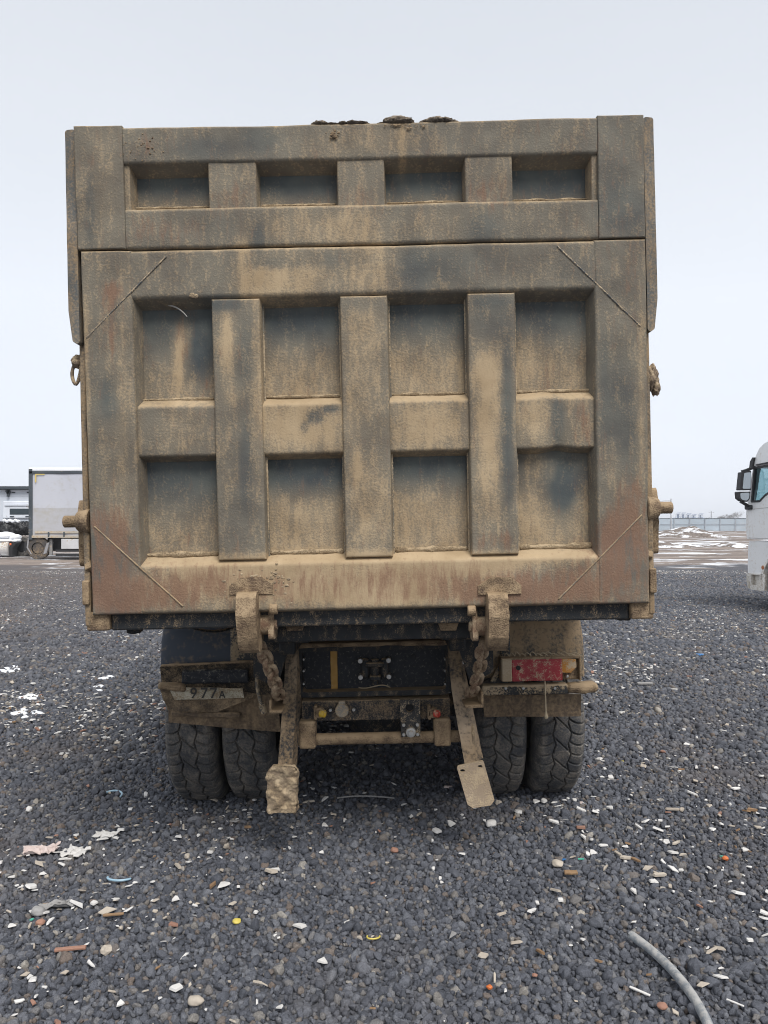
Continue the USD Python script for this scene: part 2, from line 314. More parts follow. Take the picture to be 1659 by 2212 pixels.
def pad(a0, a1, h0, h1, fl, yb, yf, r=0.0068, step=0.016):
    """A pressed pad on the gate: front rectangle, flank widths (left, right, bottom, top), depths of its base and its front."""
    D = yb - yf
    pa, ph = profile(a0, a1, fl[0], fl[1], r, D, step), profile(h0, h1, fl[2], fl[3], r, D, step)
    aa, hh = np.meshgrid(pa[:, 0], ph[:, 0], indexing='ij'); d = np.minimum(pa[:, 1][:, None], ph[:, 1][None])
    warp = (meshkit.fbm(np.stack([aa * 2.3, hh * 2.3, aa * 0], -1) + 7, 3, 3) - .5) * .018
    warp = warp + (meshkit.fbm(np.stack([aa * 9, hh * 9, aa * 0], -1) + 3, 3, 6) - .5) * .007
    yy = yg(hh) + yb - D * d + warp
    return (np.stack([aa, yy, hh], -1).reshape(-1, 3), grid_faces(len(pa), len(ph)))

# stains seen on the gate: centre and half size in the 1659-wide plan, amount
DUST = [(560, 610, 45, 40, .28), (640, 600, 70, 45, .30), (525, 570, 14, 70, .25), (795, 575, 55, 60, .24), (900, 585, 30, 50, -.15), (745, 560, 60, 20, -.12), (610, 570, 60, 12, -.2), (960, 570, 110, 40, -.10), (1250, 590, 60, 45, -.05),
        (490, 740, 14, 70, .38), (535, 760, 25, 90, -.12), (480, 655, 40, 16, -.4), (555, 800, 12, 160, .25), (520, 930, 40, 100, -.02), (520, 1120, 40, 80, -.05), (530, 1000, 12, 90, -.2), (505, 850, 25, 25, .1),
        (785, 720, 40, 80, .20), (785, 655, 42, 18, -.15), (790, 850, 40, 70, .12), (770, 1010, 14, 35, .25), (800, 1100, 45, 100, .22), (760, 900, 12, 90, .1),
        (1055, 900, 26, 120, .36), (1050, 800, 30, 40, .3), (1095, 900, 10, 150, -.3), (1060, 690, 45, 50, -.12), (1055, 1060, 30, 90, .16), (1100, 1020, 12, 80, -.15), (1062, 650, 40, 12, -.2),
        (655, 910, 80, 60, .34), (680, 900, 22, 18, -.55), (655, 925, 10, 16, -.4), (710, 882, 22, 8, -.5), (925, 920, 70, 50, .30), (380, 925, 70, 50, .1), (1160, 900, 35, 50, .25), (1205, 905, 14, 50, -.35), (1250, 860, 40, 12, .1), (330, 920, 20, 50, -.05),
        (700, 1260, 330, 45, .36), (1000, 1225, 140, 20, .34), (830, 1285, 120, 20, .35), (500, 1230, 120, 16, .5), (900, 1205, 380, 14, .5), (600, 1240, 90, 30, .2), (420, 1270, 60, 40, .08), (1150, 1265, 90, 30, -.12), (1340, 1200, 50, 60, -.2), (240, 1240, 50, 80, -.28), (215, 1150, 30, 40, -.1),
        (385, 720, 20, 40, .30), (372, 790, 12, 70, .34), (410, 760, 16, 60, -.1), (430, 750, 22, 80, -.2), (1225, 1060, 30, 60, -.38), (1150, 1100, 30, 60, .12), (1205, 1020, 12, 22, .16), (1150, 760, 30, 60, .12), (1160, 1000, 26, 30, .2),
        (440, 320, 60, 25, -.14), (820, 300, 80, 35, .12), (870, 310, 10, 60, .22), (700, 320, 60, 40, .08), (560, 300, 40, 30, -.15), (480, 490, 40, 30, -.04), (640, 490, 80, 40, .16), (760, 490, 60, 45, .22), (560, 510, 16, 30, -.2), (950, 490, 80, 40, .08), (1040, 490, 40, 30, -.16), (1330, 330, 40, 80, -.04), (1340, 450, 50, 50, -.18), (215, 400, 40, 110, .07), (195, 450, 12, 90, -.15),
        (230, 850, 12, 30, -.3), (235, 880, 20, 26, -.18), (205, 900, 16, 200, -.06), (265, 900, 12, 250, .1), (1340, 900, 40, 120, -.12), (1325, 1010, 16, 60, .1), (1385, 850, 8, 200, .25), (185, 900, 7, 250, .22), (1305, 820, 10, 120, -.1)]
RUST = [(760, 1268, 420, 40, .32), (1120, 1270, 140, 34, .36), (240, 1240, 60, 110, .08), (1350, 1190, 60, 120, .06), (450, 1266, 120, 40, .26), (1000, 1290, 250, 12, .2), (330, 1275, 80, 45, .32), (1265, 1262, 50, 40, .30), (1160, 1250, 60, 30, .1), (383, 715, 9, 40, .55), (405, 700, 6, 34, .5), (372, 690, 8, 20, .4), (310, 315, 45, 32, .40), (370, 500, 90, 28, .34), (330, 470, 60, 18, .2), (500, 420, 45, 28, .36), (780, 425, 45, 26, .3), (1060, 415, 46, 32, .5), (1230, 320, 45, 18, .26), (1240, 490, 45, 26, .26), (1330, 470, 40, 40, .15), (1320, 330, 40, 70, .18), (1370, 600, 24, 80, .28), (1300, 560, 40, 40, .18), (1330, 700, 30, 30, .15),
        (240, 640, 12, 26, .70), (250, 625, 24, 14, .45), (242, 700, 6, 60, .62), (245, 760, 5, 40, .5), (225, 730, 16, 50, .16), (190, 760, 16, 14, .35), (300, 600, 40, 30, .12),
        (235, 1200, 45, 90, .55), (215, 1120, 40, 30, .45), (260, 1150, 26, 60, .4), (240, 1290, 50, 40, .55), (330, 1300, 60, 22, .3), (420, 1260, 60, 30, .14), (620, 1265, 200, 26, .20), (860, 1240, 120, 22, .28), (1000, 1270, 80, 20, .2), (1150, 1270, 110, 26, .48), (1340, 1220, 60, 80, .66), (1360, 1120, 40, 50, .66), (1320, 1150, 20, 50, .5), (1375, 1060, 22, 40, .45), (1330, 1010, 20, 30, .12), (1310, 960, 8, 40, .3),
        (1265, 910, 16, 40, .62), (1240, 880, 40, 20, .2), (1130, 900, 10, 30, .25), (1070, 1165, 45, 20, .55), (530, 1165, 30, 30, .15), (440, 820, 24, 14, .34), (430, 850, 40, 6, .4), (400, 1160, 40, 20, .2), (1190, 800, 60, 26, .22), (330, 930, 8, 60, .22), (1260, 1040, 18, 50, .2), (640, 1060, 8, 20, .2)]
def stains(v, base):
    h = v[:, 2]; y = yg(h); X = v[:, 0] * cP - h * sP + TX; Z = v[:, 0] * sP + h * cP
    u, w = 829.5 + X / y * 1664, 1126 - (Z - EYE) / y * 1664
    d = np.array(base(u, w) if callable(base) else np.full(len(v), base - .05), float); r = np.full(len(v), -.02)
    for (U, V, a, b, k) in DUST: d += 1.35 * k * np.exp(-np.maximum(((u - U) / a) ** 2 + ((w - V) / b) ** 2 - .35, 0) * 1.3)
    for (U, V, a, b, k) in RUST: r += k * np.exp(-np.maximum(((u - U) / a) ** 2 + ((w - V) / b) ** 2 - .1, 0) * .8)
    if not callable(base): d = np.maximum(d, .12 + .25 * d)
    return {'dust': np.clip(d, 0, 1.1), 'rust': np.clip(r, -.2, 1)}
def gpart(name, m, parent, base=.36):
    return part(name, m, gate_mat, parent, smooth=True, attrs=stains(m[0], base))

LA, RA = -1.238, 1.238
RIBS = [(-.663, -.455), (-.100, .105), (.458, .664)]
tail = part('tailgate', rbox(LA + .01, RA - .01, 3.50, 3.53, 1.40, 2.94, .004), body_mat)
upper = part('upper_gate', rbox(LA + .01, RA - .01, 3.47, 3.50, 2.98, 3.47, .004), body_mat)
cols = [-1.022] + [x for r in RIBS for x in r] + [1.022]
cols = [(cols[0], cols[1]), (cols[2], cols[3]), (cols[4], cols[5]), (cols[6], cols[7])]
# upper section
gpart('post', pad(LA, -1.030, 2.963, 3.492, (.006, .004, .006, .006), .10, 0), upper, .40)
gpart('post', pad(1.036, RA, 2.963, 3.492, (.004, .006, .006, .006), .10, 0), upper, .34)
gpart('beam', pad(-1.028, 1.034, 3.333, 3.484, (None, None, .034, .010), .095, .004, .012), upper, .36)
gpart('beam', pad(-1.028, 1.034, 2.964, 3.131, (None, None, .014, .036), .095, .004, .014), upper, .38)
for a0, a1 in RIBS: gpart('rib', pad(a0, a1, 3.118, 3.336, (.007, .007, .004, .004), .095, .014, .008), upper, .42)
for a0, a1 in cols:
    gpart('panel', pad(a0 - .03, a1 + .03, 3.10, 3.37, (None,) * 4, .092, .0912), upper, lambda u, w: .0 + .52 * sstep(w, 385, 440))
for a0, sg in ((-1.030, 1), (1.034, -1)):
    gpart('inner_flank', pad(a0 - .002 if sg > 0 else a0 - .022, a0 + .022 if sg > 0 else a0 + .002, 3.12, 3.34, (None if sg > 0 else .01, .01 if sg > 0 else None, None, None), .092, .02, .006), upper, .55)
# lower section
gpart('post', pad(LA + .012, -1.010, 1.363, 2.955, (.012, .020, .012, .006), .09, 0, .011), tail, .42)
gpart('post', pad(1.014, RA, 1.363, 2.955, (.020, .012, .012, .006), .09, 0, .011), tail, .37)
gpart('beam', pad(-1.012, 1.016, 2.748, 2.953, (None, None, .034, .012), .09, .002, .016), tail, .38)
gpart('beam', pad(-1.012, 1.016, 1.365, 1.572, (None, None, .020, .052), .09, .002, .014), tail, .50)
for a0, a1 in RIBS: gpart('rib', pad(a0, a1, 1.592, 2.737, (.008, .010, .004, .004), .09, .006, .010), tail, .42)
for k, (a0, a1) in enumerate(cols):
    rail = pad(a0 - .006, a1 + .006, 2.058, 2.275, (None, None, .022, .045), .09, .022, .012)
    if k == 3:      # the lower edge has been knocked in, the upper edge bent
        q = rail[0]; am = a0 + .52 * (a1 - a0); q[:, 2] += .010 * np.exp(-((q[:, 0] - am) / .05) ** 2) * np.exp(-((q[:, 2] - 2.05) / .04) ** 2) + .008 * np.exp(-((q[:, 0] - am + .06) / .04) ** 2) * np.exp(-((q[:, 2] - 2.29) / .03) ** 2)
        q[:, 1] += .012 * np.exp(-((q[:, 0] - am) / .05) ** 2) * np.exp(-((q[:, 2] - 2.06) / .05) ** 2)
    gpart('cross_rail', rail, tail, (.40, .55, .52, .48)[k])
    lo = [(690, 830, 0.06, .46), (690, 800, .02, .62), (690, 790, .08, .60), (690, 790, .10, .52)][k]
    gpart('panel', pad(a0 - .03, a1 + .03, 2.25, 2.79, (None,) * 4, .088, .0872), tail, lambda u, w, lo=lo: lo[2] - .05 + lo[3] * sstep(w, lo[0] - 20, lo[1]))
    lo = [(1020, 1160, 0.05, .48), (1020, 1110, .0, .72), (1000, 1100, .0, .70), (1000, 1130, .22, .45)][k]
    gpart('panel', pad(a0 - .03, a1 + .03, 1.55, 2.08, (None,) * 4, .088, .0872), tail, lambda u, w, lo=lo: lo[2] - .04 + lo[3] * sstep(w, lo[0], lo[1]) + .22 * sstep(np.abs(u - 800), 470, 500) * 0)
ledgemud = grime('ledge_mud', (.27, .195, .118), (.36, .27, .168), dust=(.33, .245, .15), dust2=(.43, .33, .21), amount=.5, scale=25, bump=.8, rough=.95)
def ledge(a0, a1, h, dy, r, seed, parent):
    """A ragged fillet of dried mud lying in the corner of a ledge."""
    n = int((a1 - a0) / .008); aa = np.linspace(a0, a1, n); L = np.c_[aa, yg(np.full(n, h)) + dy, np.full(n, h)]
    rr = r * (.35 + 1.3 * meshkit.fbm(np.c_[aa * 14, aa * 0 + seed, aa * 0], 3, seed)); rr[[0, -1]] *= .3
    m = tube(L, rr, 8); m = rough_up(m, r * .8, 60, seed); part('ledge_mud', m, ledgemud, parent, smooth=60)
for k, (a0, a1) in enumerate(cols):
    ledge(a0 + .01, a1 - .01, 1.618, .070, .014, k, tail); ledge(a0 + .01, a1 - .01, 2.314, .074, .008, k + 5, tail); ledge(a0 + .01, a1 - .01, 3.164, .078, .006, k + 9, upper)
def seam(p, q, mat):
    P, Q = P3(*p, 3.35), P3(*q, 3.35); t = np.linspace(0, 1, 60)[:, None]; L = P + (Q - P) * t
    L[:, 1] = yg(L[:, 2]) + .0005 + (meshkit.fbm(np.stack([L[:, 0] * 2.3, L[:, 2] * 2.3, L[:, 0] * 0], -1) + 7, 3, 3) - .5) * .018
    rr = .0038 + .0006 * np.sin(np.arange(60) * 2.1)
    return part('weld_seam', tube(L, rr, 8), mat, tail, smooth=True)
seam((357, 552), (183, 728), grime('weld_dark', (0.075, 0.078, 0.08), amount=.42, scale=20)); seam((1205, 530), (1386, 703), stage.GetPrimAtPath('/World/Looks/weld_dark') and UsdShade.Material.Get(stage, '/World/Looks/weld_dark'))
weldtan = grime('weld_tan', (0.17, 0.14, 0.11), (0.24, 0.20, 0.155), dust=MT, dust2=MT2, amount=.5, scale=20)
seam((195, 1137), (388, 1313), weldtan); seam((1395, 1112), (1213, 1297), weldtan)
# weld beads beside the ribs
for a0, a1 in RIBS:
    for aa in (a0 - .006, a1 + .008):
        hs = np.linspace(1.60, 2.73, 150); L = np.c_[np.full(150, aa), yg(hs) + .060, hs]
        part('weld_bead', tube(L, .005 + .0009 * np.sin(np.arange(150) * 1.9), 6), gate_weld if 'gate_weld' in globals() else globals().setdefault('gate_weld', grime('weld_dusty', (0.12, 0.11, 0.09), amount=.55, scale=20, streak=(1, 1, .3), bump=.4)), tail, smooth=True)
# mud crumbs that stuck to the gate
rng = np.random.default_rng(4)
for (U, V, n, s, du, dv) in ((560, 1262, 90, .0055, 60, 40), (870, 274, 30, .0036, 60, 10), (722, 298, 9, .006, 14, 12), (320, 320, 24, .003, 40, 24), (418, 637, 9, .010, 8, 6)):
    ms = []
    for _ in range(n):
        a, h = A(U + rng.normal() * du * .5, V + rng.normal() * dv * .5, 3.37); h = min(h, 3.47); s_ = s * rng.uniform(.4, 1.2)
        ms.append(lump((a, yg(h) + .001, h), (s_ * rng.uniform(.8, 2), s_ * .6, s_), .3, 2, int(rng.integers(99)), 1))
    tag(part('mud_crumbs', ms, mudclay if V > 600 else mudsteel, tail if V > 530 else upper), kind='stuff')
# torn splinter of old sticker and foil in the first recess
a, h = A(385, 672, 3.42)
sp = spline([P3(352, 658, 3.425), P3(380, 664, 3.415), P3(404, 684, 3.405)], 16)
part('peeled_strip', tube(sp, np.linspace(.005, .002, 16), 6), grime('peeled', (0.3, 0.29, 0.27), amount=.2, scale=30), tail)

# gate lugs, patches, hinge pins
for s, (uc, vt, vb) in enumerate(((531, 1281, 1413), (1076, 1283, 1408))):
    a, h0 = A(uc, vt, 3.33); _, h1 = A(uc, vb, 3.40); w = .043
    prof = [(3.42, h0), (3.345, h0), (3.325, h0 - .02), (3.312, h0 - .10), (3.335, h0 - .19), (3.375, h1 + .02), (3.42, h1), (3.48, h1 + .015), (3.54, h0 - .16), (3.545, h0 - .05), (3.50, h0 - .02)]
    m = rough_up(rprism(prof, 'x', a - w, a + w, .018), .008, 30, s, .02)
    part('lug', m, mudsteel, tail, smooth=50)
    a2, h2 = A(uc + 12, 1266, 3.35); y2 = float(yg(h2))
    oc = [(a2 - .105, h2 - .04), (a2 + .085, h2 - .04), (a2 + .085, h2 + .0), (a2 + .04, h2 + .035), (a2 - .05, h2 + .035), (a2 - .105, h2 + .0)]
    part('patch_plate', prism(oc, 'y', y2 - .006, y2 + .02), mudsteel, tail)
    si = 1 if s == 0 else -1
    pc = np.array([a, 3.47, h0 - .155])
    part('hinge_pin', [cyl(pc + (si * .03, 0, 0), pc + (si * .085, 0, 0), .046, 24), cyl(pc + (si * .085, 0, 0), pc + (si * .115, 0, 0), .026, 18), cyl(pc - (si * .06, 0, 0), pc - (si * .03, 0, 0), .05, 24)], rustmud, truck, smooth=40)
    part('hinge_ear', rprism([(3.42, h0 - .22), (3.55, h0 - .22), (3.6, h0 - .02), (3.46, h0 - .02)], 'x', a + si * .09 - .012, a + si * .09 + .012, .02), rustmud, truck)
    part('bolt', cyl(pc + (si * .09, -.06, .075), pc + (si * .125, -.06, .075), .024, 14), mudsteel, truck, smooth=40)

# body of the tipper
def sidepoly(sg): 
    o = [(LA - .050, 3.490), (LA - .052, 2.70), (LA - .036, 2.565), (LA - .006, 2.545), (LA - .006, 3.495)]
    return [(sg * -x, h) for x, h in o] if sg > 0 else o
bodyp = part('tipper_body', [rbox(LA - .016, LA + .03, 3.53, 8.6, 1.36, 3.46, .006), rbox(RA - .03, RA + .016, 3.53, 8.6, 1.36, 3.46, .006), rbox(LA, RA, 3.53, 8.6, 1.36, 1.42, .006), rbox(LA, RA, 8.56, 8.64, 1.36, 3.6, .006)], body_mat)
for sg in (-1, 1):
    part('corner_post', rough_up(rprism(sidepoly(sg), 'y', 3.372, 3.52, .012), .002, 10, 1, .06), grime('post_steel', (0.085, 0.088, 0.085), dust=MT, dust2=MT2, amount=.42, scale=11, streak=(2, 2, .7), soft=.45) if sg < 0 else UsdShade.Material.Get(stage, '/World/Looks/post_steel'), bodyp, smooth=50)
    e = LA if sg < 0 else RA
    part('side_edge', rbox(*sorted((e + sg * .004, e + sg * .030)), 3.425, 3.53, 1.31, 2.60, .006), body_mat, bodyp)
    part('corner_shoe', rbox(*sorted((e - sg * .075, e + sg * .026)), 3.43, 3.55, 1.288, 1.372, .008), mudsteel, bodyp)
    part('wear_block', rbox(*sorted((e + sg * .005, e + sg * .036)), 3.41, 3.47, 1.405, 1.515, .006), mudsteel, bodyp)
    hp = 1.778 if sg < 0 else 1.782
    part('latch_pin', [cyl((e + sg * .055, 3.44, hp), (e + sg * .118, 3.44, hp), .027, 22)], mudsteel, bodyp, smooth=40)
    part('latch_hub', [cyl((e, 3.44, hp), (e + sg * .058, 3.44, hp), .056, 24, .044)], mudsteel, bodyp, smooth=40)
    hk = Polygon([(3.50, 1.575), (3.58, 1.575), (3.60, 1.82), (3.56, 1.875), (3.51, 1.875), (3.49, 1.82)])
    part('latch_hook', rough_up(rprism(list(hk.exterior.coords), 'x', e + sg * .030, e + sg * .078, .02), .006, 14, 3, .03), mudsteel, bodyp, smooth=50)
    part('latch_link', bar((e + sg * .018, 3.45, 1.60), (e + sg * .003, 3.42, 1.56), .03, .03), mudsteel, bodyp)
    for k in range(6):
        y = 3.9 + k * .86; part('side_rib', rbox(*sorted((e + sg * .016, e + sg * .075)), y, y + .12, 1.4, 3.4, .01), body_mat, bodyp)
part('rear_sill', rbox(LA + .075, RA - .075, 3.455, 3.56, 1.285, 1.372, .008), darkhole if False else blackmud, bodyp)
part('floor_edge', rbox(LA + .06, RA - .06, 3.46, 3.55, 1.2, 1.29, .004) if False else rbox(-.55, .52, 3.56, 3.70, 1.20, 1.30, .006), blackmud, bodyp)
for uc in (637, 968):
    a, h = A(uc, 1340, 3.53); part('sill_tab', prism([(a - .055, h + .01), (a + .055, h + .01), (a + .034, h - .046), (a - .034, h - .046)], 'y', 3.52, 3.55), mudsteel, bodyp)
for u, v in ((290, 1358), (1345, 1330)):
    a, h = A(u, v, 3.55); part('torn_bracket', rough_up(rbox(a - .03, a + .03, 3.53, 3.6, h - .018, h + .02, .005), .02, 22, 7, .02), blackmud, bodyp)

# hinge subframe, chassis
a0, h0 = A(588, 1388, 3.72); a1, h1 = A(1032, 1340, 3.72)
part('hinge_beam', [rbox(a0, a1, 3.72, 3.86, h0, h1, .008), rbox(a0 + .02, a0 + .18, 3.70, 3.86, h0 - .004, h1, .008), rbox(a1 - .18, a1 - .02, 3.70, 3.86, h0 - .004, h1, .008)], blackmud)
a, h = A(790, 1372, 3.70); part('hinge_shaft', cyl((a0 + .2, 3.70, h), (a1 - .2, 3.70, h), .018), blackmud, smooth=40)
for sg in (-1, 1):
    part('gusset', prism([(sg * .42, 1.16), (sg * .62, 1.16), (sg * .62, .96), (sg * .50, .90)], 'y', 3.98, 4.01), blackmud)
    part('chassis_rail', rbox(*sorted((sg * .38, sg * .46)), 4.25, 11.4, .80, 1.10, .01), blackmud)
part('subframe', [rbox(-.46, -.38, 3.8, 9, 1.10, 1.24, .01), rbox(.38, .46, 3.8, 9, 1.10, 1.24, .01)], blackmud)
# centre plate in its pressed frame
u0, u1, v0, v1 = 650, 966, 1394, 1498
a0, hb = A(u0, v1, 4.16); a1, ht = A(u1, v0, 4.16)
cross = part('rear_crossmember', rbox(a0, a1, 4.20, 4.24, hb, ht, .004), speck)
fr = rects(a0 - .016, a1 + .016, hb - .014, ht + .014, .035).difference(rects(a0 + .012, a1 - .012, hb + .014, ht - .012, .02))
part('frame_lip', prism(fr, 'y', 4.12, 4.205), blackmud, cross)
part('dirt_ledge', rough_up(rbox(a0 - .005, a1 + .005, 4.10, 4.22, ht + .012, ht + .034, .008), .018, 12, 2, .03), mudsteel, cross, smooth=50)
for u in (662, 956):
    for v in (1425, 1450, 1478):
        a, h = A(u - (6 if u < 800 else -6), v, 4.15); part('bolt', cyl((a, 4.2, h), (a, 4.15, h), .006, 8), bolt, cross)
a, h = A(810, 1445, 4.16)
part('coupling_mount', [rbox(a - .075, a - .035, 4.165, 4.2, h - .055, h + .055, .01), rbox(a + .035, a + .075, 4.165, 4.2, h - .055, h + .055, .01), rbox(a - .05, a + .05, 4.15, 4.2, h + .01, h + .035, .006), cyl((a, 4.18, h + .05), (a, 4.18, h - .05), .022), rbox(a - .03, a + .03, 4.14, 4.2, h - .06, h - .035, .006), cyl((a, 4.16, h - .06), (a, 4.16, h - .085), .014)], blackmud, cross)
for dx in (-.078, .074):
    for dz in (.048, -.040):
        part('bolt', cyl((a + dx, 4.2, h + dz), (a + dx, 4.135, h + dz), .0135, 8), bolt, cross)
part('hanging_wire', tube(spline([(a - .09, 4.15, h - .095), (a - .03, 4.14, h - .095), (a + .02, 4.14, h - .085), (a + .08, 4.15, h - .10)], 14), .003, 5), rope_m, cross)
a, h = A(893, 1419, 4.19); part('plate_hole', cyl((a, 4.205, h), (a, 4.196, h), .014), darkhole, cross)
sa, sh = A(721, 1398, 4.18); sb, sh2 = A(721, 1494, 4.18)
part('ochre_streak', rough_up(rbox(sa - .021, sa + .016, 4.193, 4.203, sh2, sh - .004, .003), .006, 22, 5, .02), ochre, cross)
# lower beam with couplings
a0, hb = A(652, 1559, 4.10); a1, ht = A(972, 1508, 4.10)
low = part('coupling_beam', rbox(a0, a1, 4.10, 4.22, hb, ht, .006), grime('beam_mud', (0.02, 0.022, 0.026), (0.03, 0.032, 0.036), amount=.34, scale=17, streak=(1.6, 1.6, .8), up=.5, bump=.4, soft=.4, dust=MT, dust2=MT2))
for u, cap in ((690, yellow), (936, redcap)):
    a, h = A(u, 1540, 4.06); part('air_coupling', [cyl((a, 4.10, h), (a, 4.05, h), .026, 18), rbox(a - .03, a - .012, 4.05, 4.1, h - .035, h + .04, .006)], mudsteel, low, smooth=40)
    part('coupling_cap', [cyl((a + .006, 4.052, h), (a + .03, 4.04, h), .020, 14), rbox(a + .02, a + .036, 4.035, 4.06, h - .012, h + .012, .003)], cap, low)
a, h = A(739, 1533, 4.09); part('socket', [cyl((a, 4.1, h), (a, 4.065, h), .036, 22), rbox(a - .018, a + .018, 4.07, 4.1, h + .02, h + .05, .006)], grime('socket_grey', (0.2, 0.19, 0.17), amount=.5, scale=30), low, smooth=40)
for dx in (-.062, .062): part('bolt', cyl((a + dx, 4.1, h), (a + dx, 4.08, h), .009, 8), bolt, low)
a, h = A(886, 1530, 4.05)
br = Polygon([(a - .052, h + .045), (a + .052, h + .045), (a + .052, h - .15), (a - .05, h - .15)]).difference(trimesh.path.polygons.Polygon([(a + .022 * math.cos(t) - .002, h + .022 * math.sin(t)) for t in np.linspace(0, 2 * PI, 18)[:-1]]))
part('hose_bracket', prism(br, 'y', 4.05, 4.085), grime('bracket_mud', (0.03, 0.03, 0.03), amount=.36, scale=24, bump=.4), low)
part('bracket_hole', cyl((a - .002, 4.082, h), (a - .002, 4.09, h), .024), darkhole, low)
part('nozzle', [cyl((a, 4.05, h - .12), (a, 4.02, h - .12), .026, 16), cyl((a, 4.03, h - .12), (a, 4.0, h - .12), .013, 12)], bolt, low, smooth=40)
for dx in (-.036, .036):
    for dz in (-.085, -.135): part('bolt', cyl((a + dx, 4.05, h + dz), (a + dx, 4.035, h + dz), .009, 8), bolt, low)
# underrun tube and clamps, arms, paddles
p, q = P3(628, 1598, 4.10), P3(1003, 1590, 4.10)
guard = part('underrun_tube', cyl(p, q, .031, 20), mudsteel, smooth=40)
for u, v in ((666, 1583), (955, 1577)):
    a, h = A(u, v, 4.10); part('clamp', rough_up(rbox(a - .045, a + .043, 4.05, 4.15, h - .075, h + .072, .012), .006, 22, 8, .03), mudsteel, guard, smooth=50)
armL = part('bracket_arm', rough_up(hull([P3(619, 1398, 4.06), P3(641, 1394, 4.06), P3(612, 1520, 4.0), P3(640, 1520, 4.0), P3(600, 1662, 3.95), P3(630, 1662, 3.95)] + [P3(619, 1398, 4.06) + (0, .07, 0), P3(641, 1394, 4.06) + (0, .07, 0), P3(612, 1520, 4.0) + (.012, .08, 0), P3(642, 1520, 4.0) + (.012, .08, 0), P3(604, 1662, 3.95) + (.01, .06, 0), P3(634, 1662, 3.95) + (.01, .06, 0)]), .007, 18, 2, .025), grime('arm_left_mud', (0.03, 0.031, 0.033), dust=MT, dust2=(.36, .275, .19), amount=.60, scale=7, up=.3, bump=.5, soft=.32), smooth=60)
armR = part('bracket_arm', rough_up(hull([P3(968, 1386, 4.06), P3(990, 1386, 4.06), P3(976, 1495, 4.0), P3(1000, 1490, 4.0), P3(1004, 1650, 3.95), P3(1030, 1645, 3.95)] + [P3(968, 1386, 4.06) + (0, .07, 0), P3(990, 1386, 4.06) + (.01, .07, 0), P3(976, 1495, 4.0) + (.012, .08, 0), P3(1000, 1490, 4.0) + (.02, .08, 0), P3(1006, 1650, 3.95) + (.02, .06, 0), P3(1034, 1645, 3.95) + (.03, .06, 0)]), .006, 18, 4, .025), grime('arm_right_mud', (0.03, 0.031, 0.033), dust=MT, dust2=(.36, .275, .19), amount=.64, scale=7, up=.3, bump=.5, soft=.32), smooth=60)
pts = [P3(u, v, 3.93)[[0, 2]] for u, v in ((579, 1754), (640, 1752), (643, 1664), (636, 1655), (588, 1655), (577, 1668))]
padl = rprism(pts, 'y', 3.915, 3.965, .012); padl = rough_up(padl, .040, 24, 6, .007)
part('mud_caked_pad', padl, mudclay, armL, smooth=60)
pts = [P3(u, v, 3.92)[[0, 2]] for u, v in ((986, 1655), (1044, 1642), (1068, 1728), (1060, 1739), (1022, 1745), (1010, 1738))]
hol = [Polygon([P3(u + 6 * math.cos(t) * .9, v + 3.2 * math.sin(t), 3.92)[[0, 2]] for t in np.linspace(0, 2 * PI, 13)[:-1]]) for u, v in ((999, 1664), (1037, 1655))]
pp = Polygon(pts).buffer(-.012).buffer(.012)
for hh in hol: pp = pp.difference(hh)
part('foot_plate', prism(pp, 'y', 3.915, 3.93), grime('plate_mud', (0.29, 0.222, 0.155), (0.36, 0.28, 0.2), amount=.45, scale=12, bump=.35), armR)
part('mud_lump', [lump(P3(1022, 1600, 3.98), (.012, .02, .07), .4, 2, 1), lump(P3(1012, 1560, 4.0), (.012, .02, .05), .5, 2, 3)], mudclay, armR, smooth=True)

# chains
def chain(p, q, n, wire, sag):
    root = UsdGeom.Xform.Define(stage, path_of('safety_chain', truck)).GetPrim()
    t = np.linspace(0, 1, n + 1); C = np.array(p) + (np.array(q) - np.array(p)) * t[:, None]; C[:, 0] += sag * np.sin(PI * t); C[:, 1] -= .02 * np.sin(PI * t)
    for k in range(n):
        c = (C[k] + C[k + 1]) / 2; ax = C[k + 1] - C[k]; L = np.linalg.norm(ax) * .5 + wire * .9; ax /= np.linalg.norm(ax)
        base = np.array([1.0, .25, 0]) if k % 2 else np.array([.35, 1.0, 0]); w = base - ax * (base @ ax); w /= np.linalg.norm(w)
        hw = wire * 1.75; loop = []
        for s in np.linspace(0, 2 * PI, 25)[:-1]:
            x = math.sin(s) * hw; yv = math.copysign(max(0, L - hw), math.cos(s)) + math.cos(s) * hw; loop.append(c + w * x + ax * yv)
        part('link', rough_up(tube(loop, wire, 8, True), .006, 40, k), rustmud, root, smooth=True)
chain(P3(563, 1396, 3.55), P3(604, 1506, 3.92), 8, .013, .01)
chain(P3(1042, 1385, 3.55), P3(1018, 1500, 3.92), 8, .013, .012)
for (u0, v0, u1, v1, sg) in ((584, 1508, 612, 1538, 1), (1002, 1492, 1042, 1526, -1)):
    p, q = P3(u0, v1, 3.9), P3(u1, v0, 3.9)
    part('chain_bracket', [rough_up(rbox(p[0], q[0], 3.86, 4.05, p[2] + .0, p[2] + .016, .004), .004, 20, 1, .03), rbox(*((p[0], p[0] + .012) if sg > 0 else (q[0] - .012, q[0])), 3.86, 4.05, p[2], q[2], .004)], mudsteel, smooth=40)

